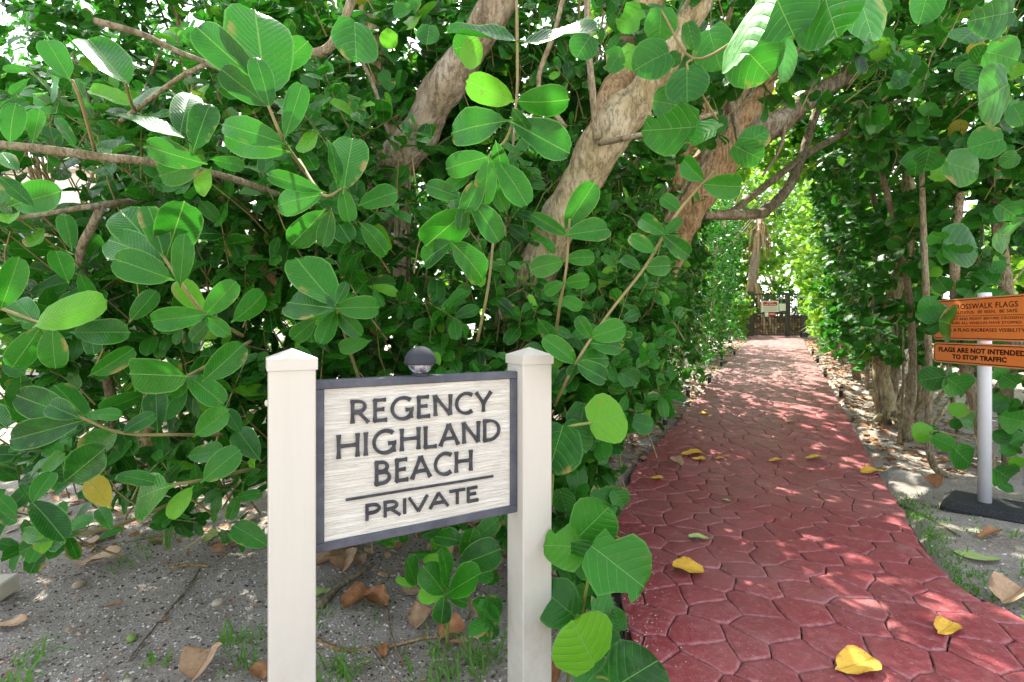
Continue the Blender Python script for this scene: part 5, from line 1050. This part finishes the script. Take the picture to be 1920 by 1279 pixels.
grit('shell_grit', 'pale grit on the sand right of the path', simple('shell_pale', (.6,.57,.52), .7, .3, .2, 50), scatter(1400, f_rn, .001), .002, .006)
def f_pk(): y = random.uniform(1.7, 5.5); return y
kb = []
for _ in range(1500):
    y = random.uniform(1.7, 6); s_ = abs(random.gauss(0, .10)); x = float(xl(y))+s_; kb.append((x, y, float(G(x, y))+.031))
grit('path_sand', 'pale sand grains spilled over the left edge of the path', simple('sand_grain', (.55,.45,.38), .8, .2, .2, 50), kb, .0012, .003)
# berries / seed pods
for px, py, mm, lb in ((247,1181,(.16,.26,.05),'small green fruit lying on the open sand at the lower left'), (235,1265,(.48,.42,.34),'pale round pebble near the bottom left of the picture'), (408,1120,(.45,.38,.28),'small tan nut on the sand left of the left sign post'), (147,1086,(.40,.30,.2),'brown nut on the sand below the large tan leaf'), (345,985,(.38,.25,.14),'brown nut at the edge of the leaf litter behind the left sign post'), (360,982,(.36,.24,.13),'tan nut right beside the brown nut at the litter edge'), (312,1172-190,(.4,.26,.15),'reddish nut left of the two nuts at the litter edge')):
    p = GP(px, py); r = 9/F*p.y; q_ = MB().lathe((0,0,0), [(r*.3,-r*.75),(r*.8,-r*.45),(r,0),(r*.8,r*.45),(r*.3,r*.72)], 12)
    o = bpy.data.objects.new('nut' if 'nut' in lb else ('pebble' if 'pebble' in lb else 'fruit'), mesh('nut', q_.v, q_.f, simple('nut_skin', mm, .6, .3, .2, 60), True)); COL.objects.link(o); o.location = (p.x, p.y, gz(p.x, p.y)+r*.5); o.scale = (1.25, .95, 1); o.rotation_euler = (0, 0, random.uniform(0, 3)); tag(o, lb, 'pebble' if 'pebble' in lb else ('nut' if 'nut' in lb else 'fruit'))
# roots and sticks on the ground
for pts, w_, mt, lb in (([(588,1180),(640,1195),(720,1190),(790,1183),(850,1180)], 7, 'bark_orange', 'thin reddish root running across the sand between the two sign posts'), ([(300,1150),(345,1100),(375,1060)], 5, 'bark_grey', 'straight dark stick on the open sand left of the left post'), ([(240,1225),(290,1160),(345,1105)], 4, 'bark_grey', 'thin dark twig trailing from the straight stick'), ([(320,1058),(355,1053),(392,1056)], 6, 'bark_orange', 'short reddish stick below the left bush'), ([(600,1130),(640,1090),(700,1050)], 16, 'bark_grey', 'rough grey piece of driftwood under the sign board'), ([(700,1190),(735,1240),(775,1279)], 5, 'bark_grey', 'dark twig below the root at the bottom of the picture'), ([(725,1120),(735,1175),(762,1238)], 4, 'stem_pale', 'pale bent grass stalk lying over the reddish root'), ([(1690,935),(1740,960),(1800,1000)], 4, 'bark_grey', 'thin stick on the sand beside the rubber base'), ([(1215,1222),(1228,1205),(1240,1190)], 5, 'stem_pale', 'short pale twig at the left edge of the path near the bottom')):
    V_ = [GP(a, b) for a, b in pts]; V_ = [Vector((v.x, v.y, gz(v.x, v.y)+w_/F*v.y*.45+(.03 if float(xl(v.y)) < v.x < float(xr(v.y)) else 0))) for v in V_]; r0 = w_/2/F*V_[0].y
    o_, r_ = spline(V_, [r0*(1-.35*i/(len(V_)-1)) for i in range(len(V_))], 6); tag(MB().tube(o_, r_, 7, True, .25, w_).build('stick', M[mt], None, True), lb, 'stick')
# grass
k = N('grass_blade'); k.set(k.mix(k.noise(5, 3, .5, k.pos()), (.05,.16,.02), (.16,.33,.05)), .5, .3); tr = k.n('BsdfTranslucent'); tr.inputs[0].default_value = (.2,.45,.05,1); ms = k.n('MixShader'); ms.inputs[0].default_value = .35; k.l(k.b.outputs[0], ms.inputs[1]); k.l(tr.outputs[0], ms.inputs[2]); k.l(ms.outputs[0], k.out.inputs[0]); M['grass'] = k.m
def tufts(label, spots):
    mb = MB()
    for x, y, n, h_, sp in spots:
        for _ in range(n):
            bx, by = x+random.gauss(0, sp), y+random.gauss(0, sp)
            if float(xl(by))-.01 < bx < float(xr(by))+.01: continue
            z = gz(bx, by)-.003; a = random.uniform(0, 6.28); l = h_*random.uniform(.6, 1.5); ln_ = random.uniform(.4, 1.3); w_ = .0032*random.uniform(.7, 1.5)
            d = Vector((math.cos(a), math.sin(a), 0)); t_ = Vector((-d.y, d.x, 0))*w_; b0 = Vector((bx, by, z)); b1 = b0+d*l*.42*ln_+Vector((0,0,l*.52)); b2 = b0+d*l*1.1*ln_+Vector((0,0,l*(.85-.42*ln_)))
            mb.add([b0-t_, b0+t_, b1+t_*.8, b1-t_*.8, b2], [(0,1,2,3), (3,2,4)])
    tag(mb.build('grass', M['grass'], None, False), label, 'grass', kind='stuff')
def gs(px, py, n, h_, sp=.03): p = GP(px, py); return (p.x, p.y, n, h_, sp)
tufts('sparse green grass blades on the sand left of and under the sign', [gs(430,1190,26,.07),(gs(460,1230,24,.08)),gs(470,1190,14,.07),gs(290,1230,16,.05),gs(40,1230,18,.09),gs(20,1270,30,.10),gs(240,1050,24,.06,.06),gs(290,1010,30,.06,.08),gs(80,1040,24,.07,.07),gs(620,1140,12,.06),gs(660,1235,24,.11,.05),gs(620,1235,18,.09,.04),gs(830,1250,34,.12,.06),gs(880,1240,30,.12,.05),gs(800,1210,12,.07,.05),gs(700,1130,12,.06,.05),gs(930,1220,16,.10,.03),gs(340,960,20,.05,.10),gs(150,990,26,.06,.12),gs(260,800,40,.07,.25),gs(130,830,40,.07,.3),gs(540,1200,8,.05)])
sp_ = [(float(xr(y))+random.uniform(.02, .16), y, 9, .045, .03) for y in np.arange(2.2, 3.6, .035)]+[(float(xr(y))+abs(random.gauss(.15,.25)), y, 6, .04, .04) for y in rng.uniform(2.0, 3.7, 60)]
tufts('bright green grass growing along the right edge of the path', sp_+[gs(1750,1000,26,.05,.05), gs(1900,1000,16,.05,.05)])
print('foliage tris', NTRI, 'objects', len(bpy.data.objects))
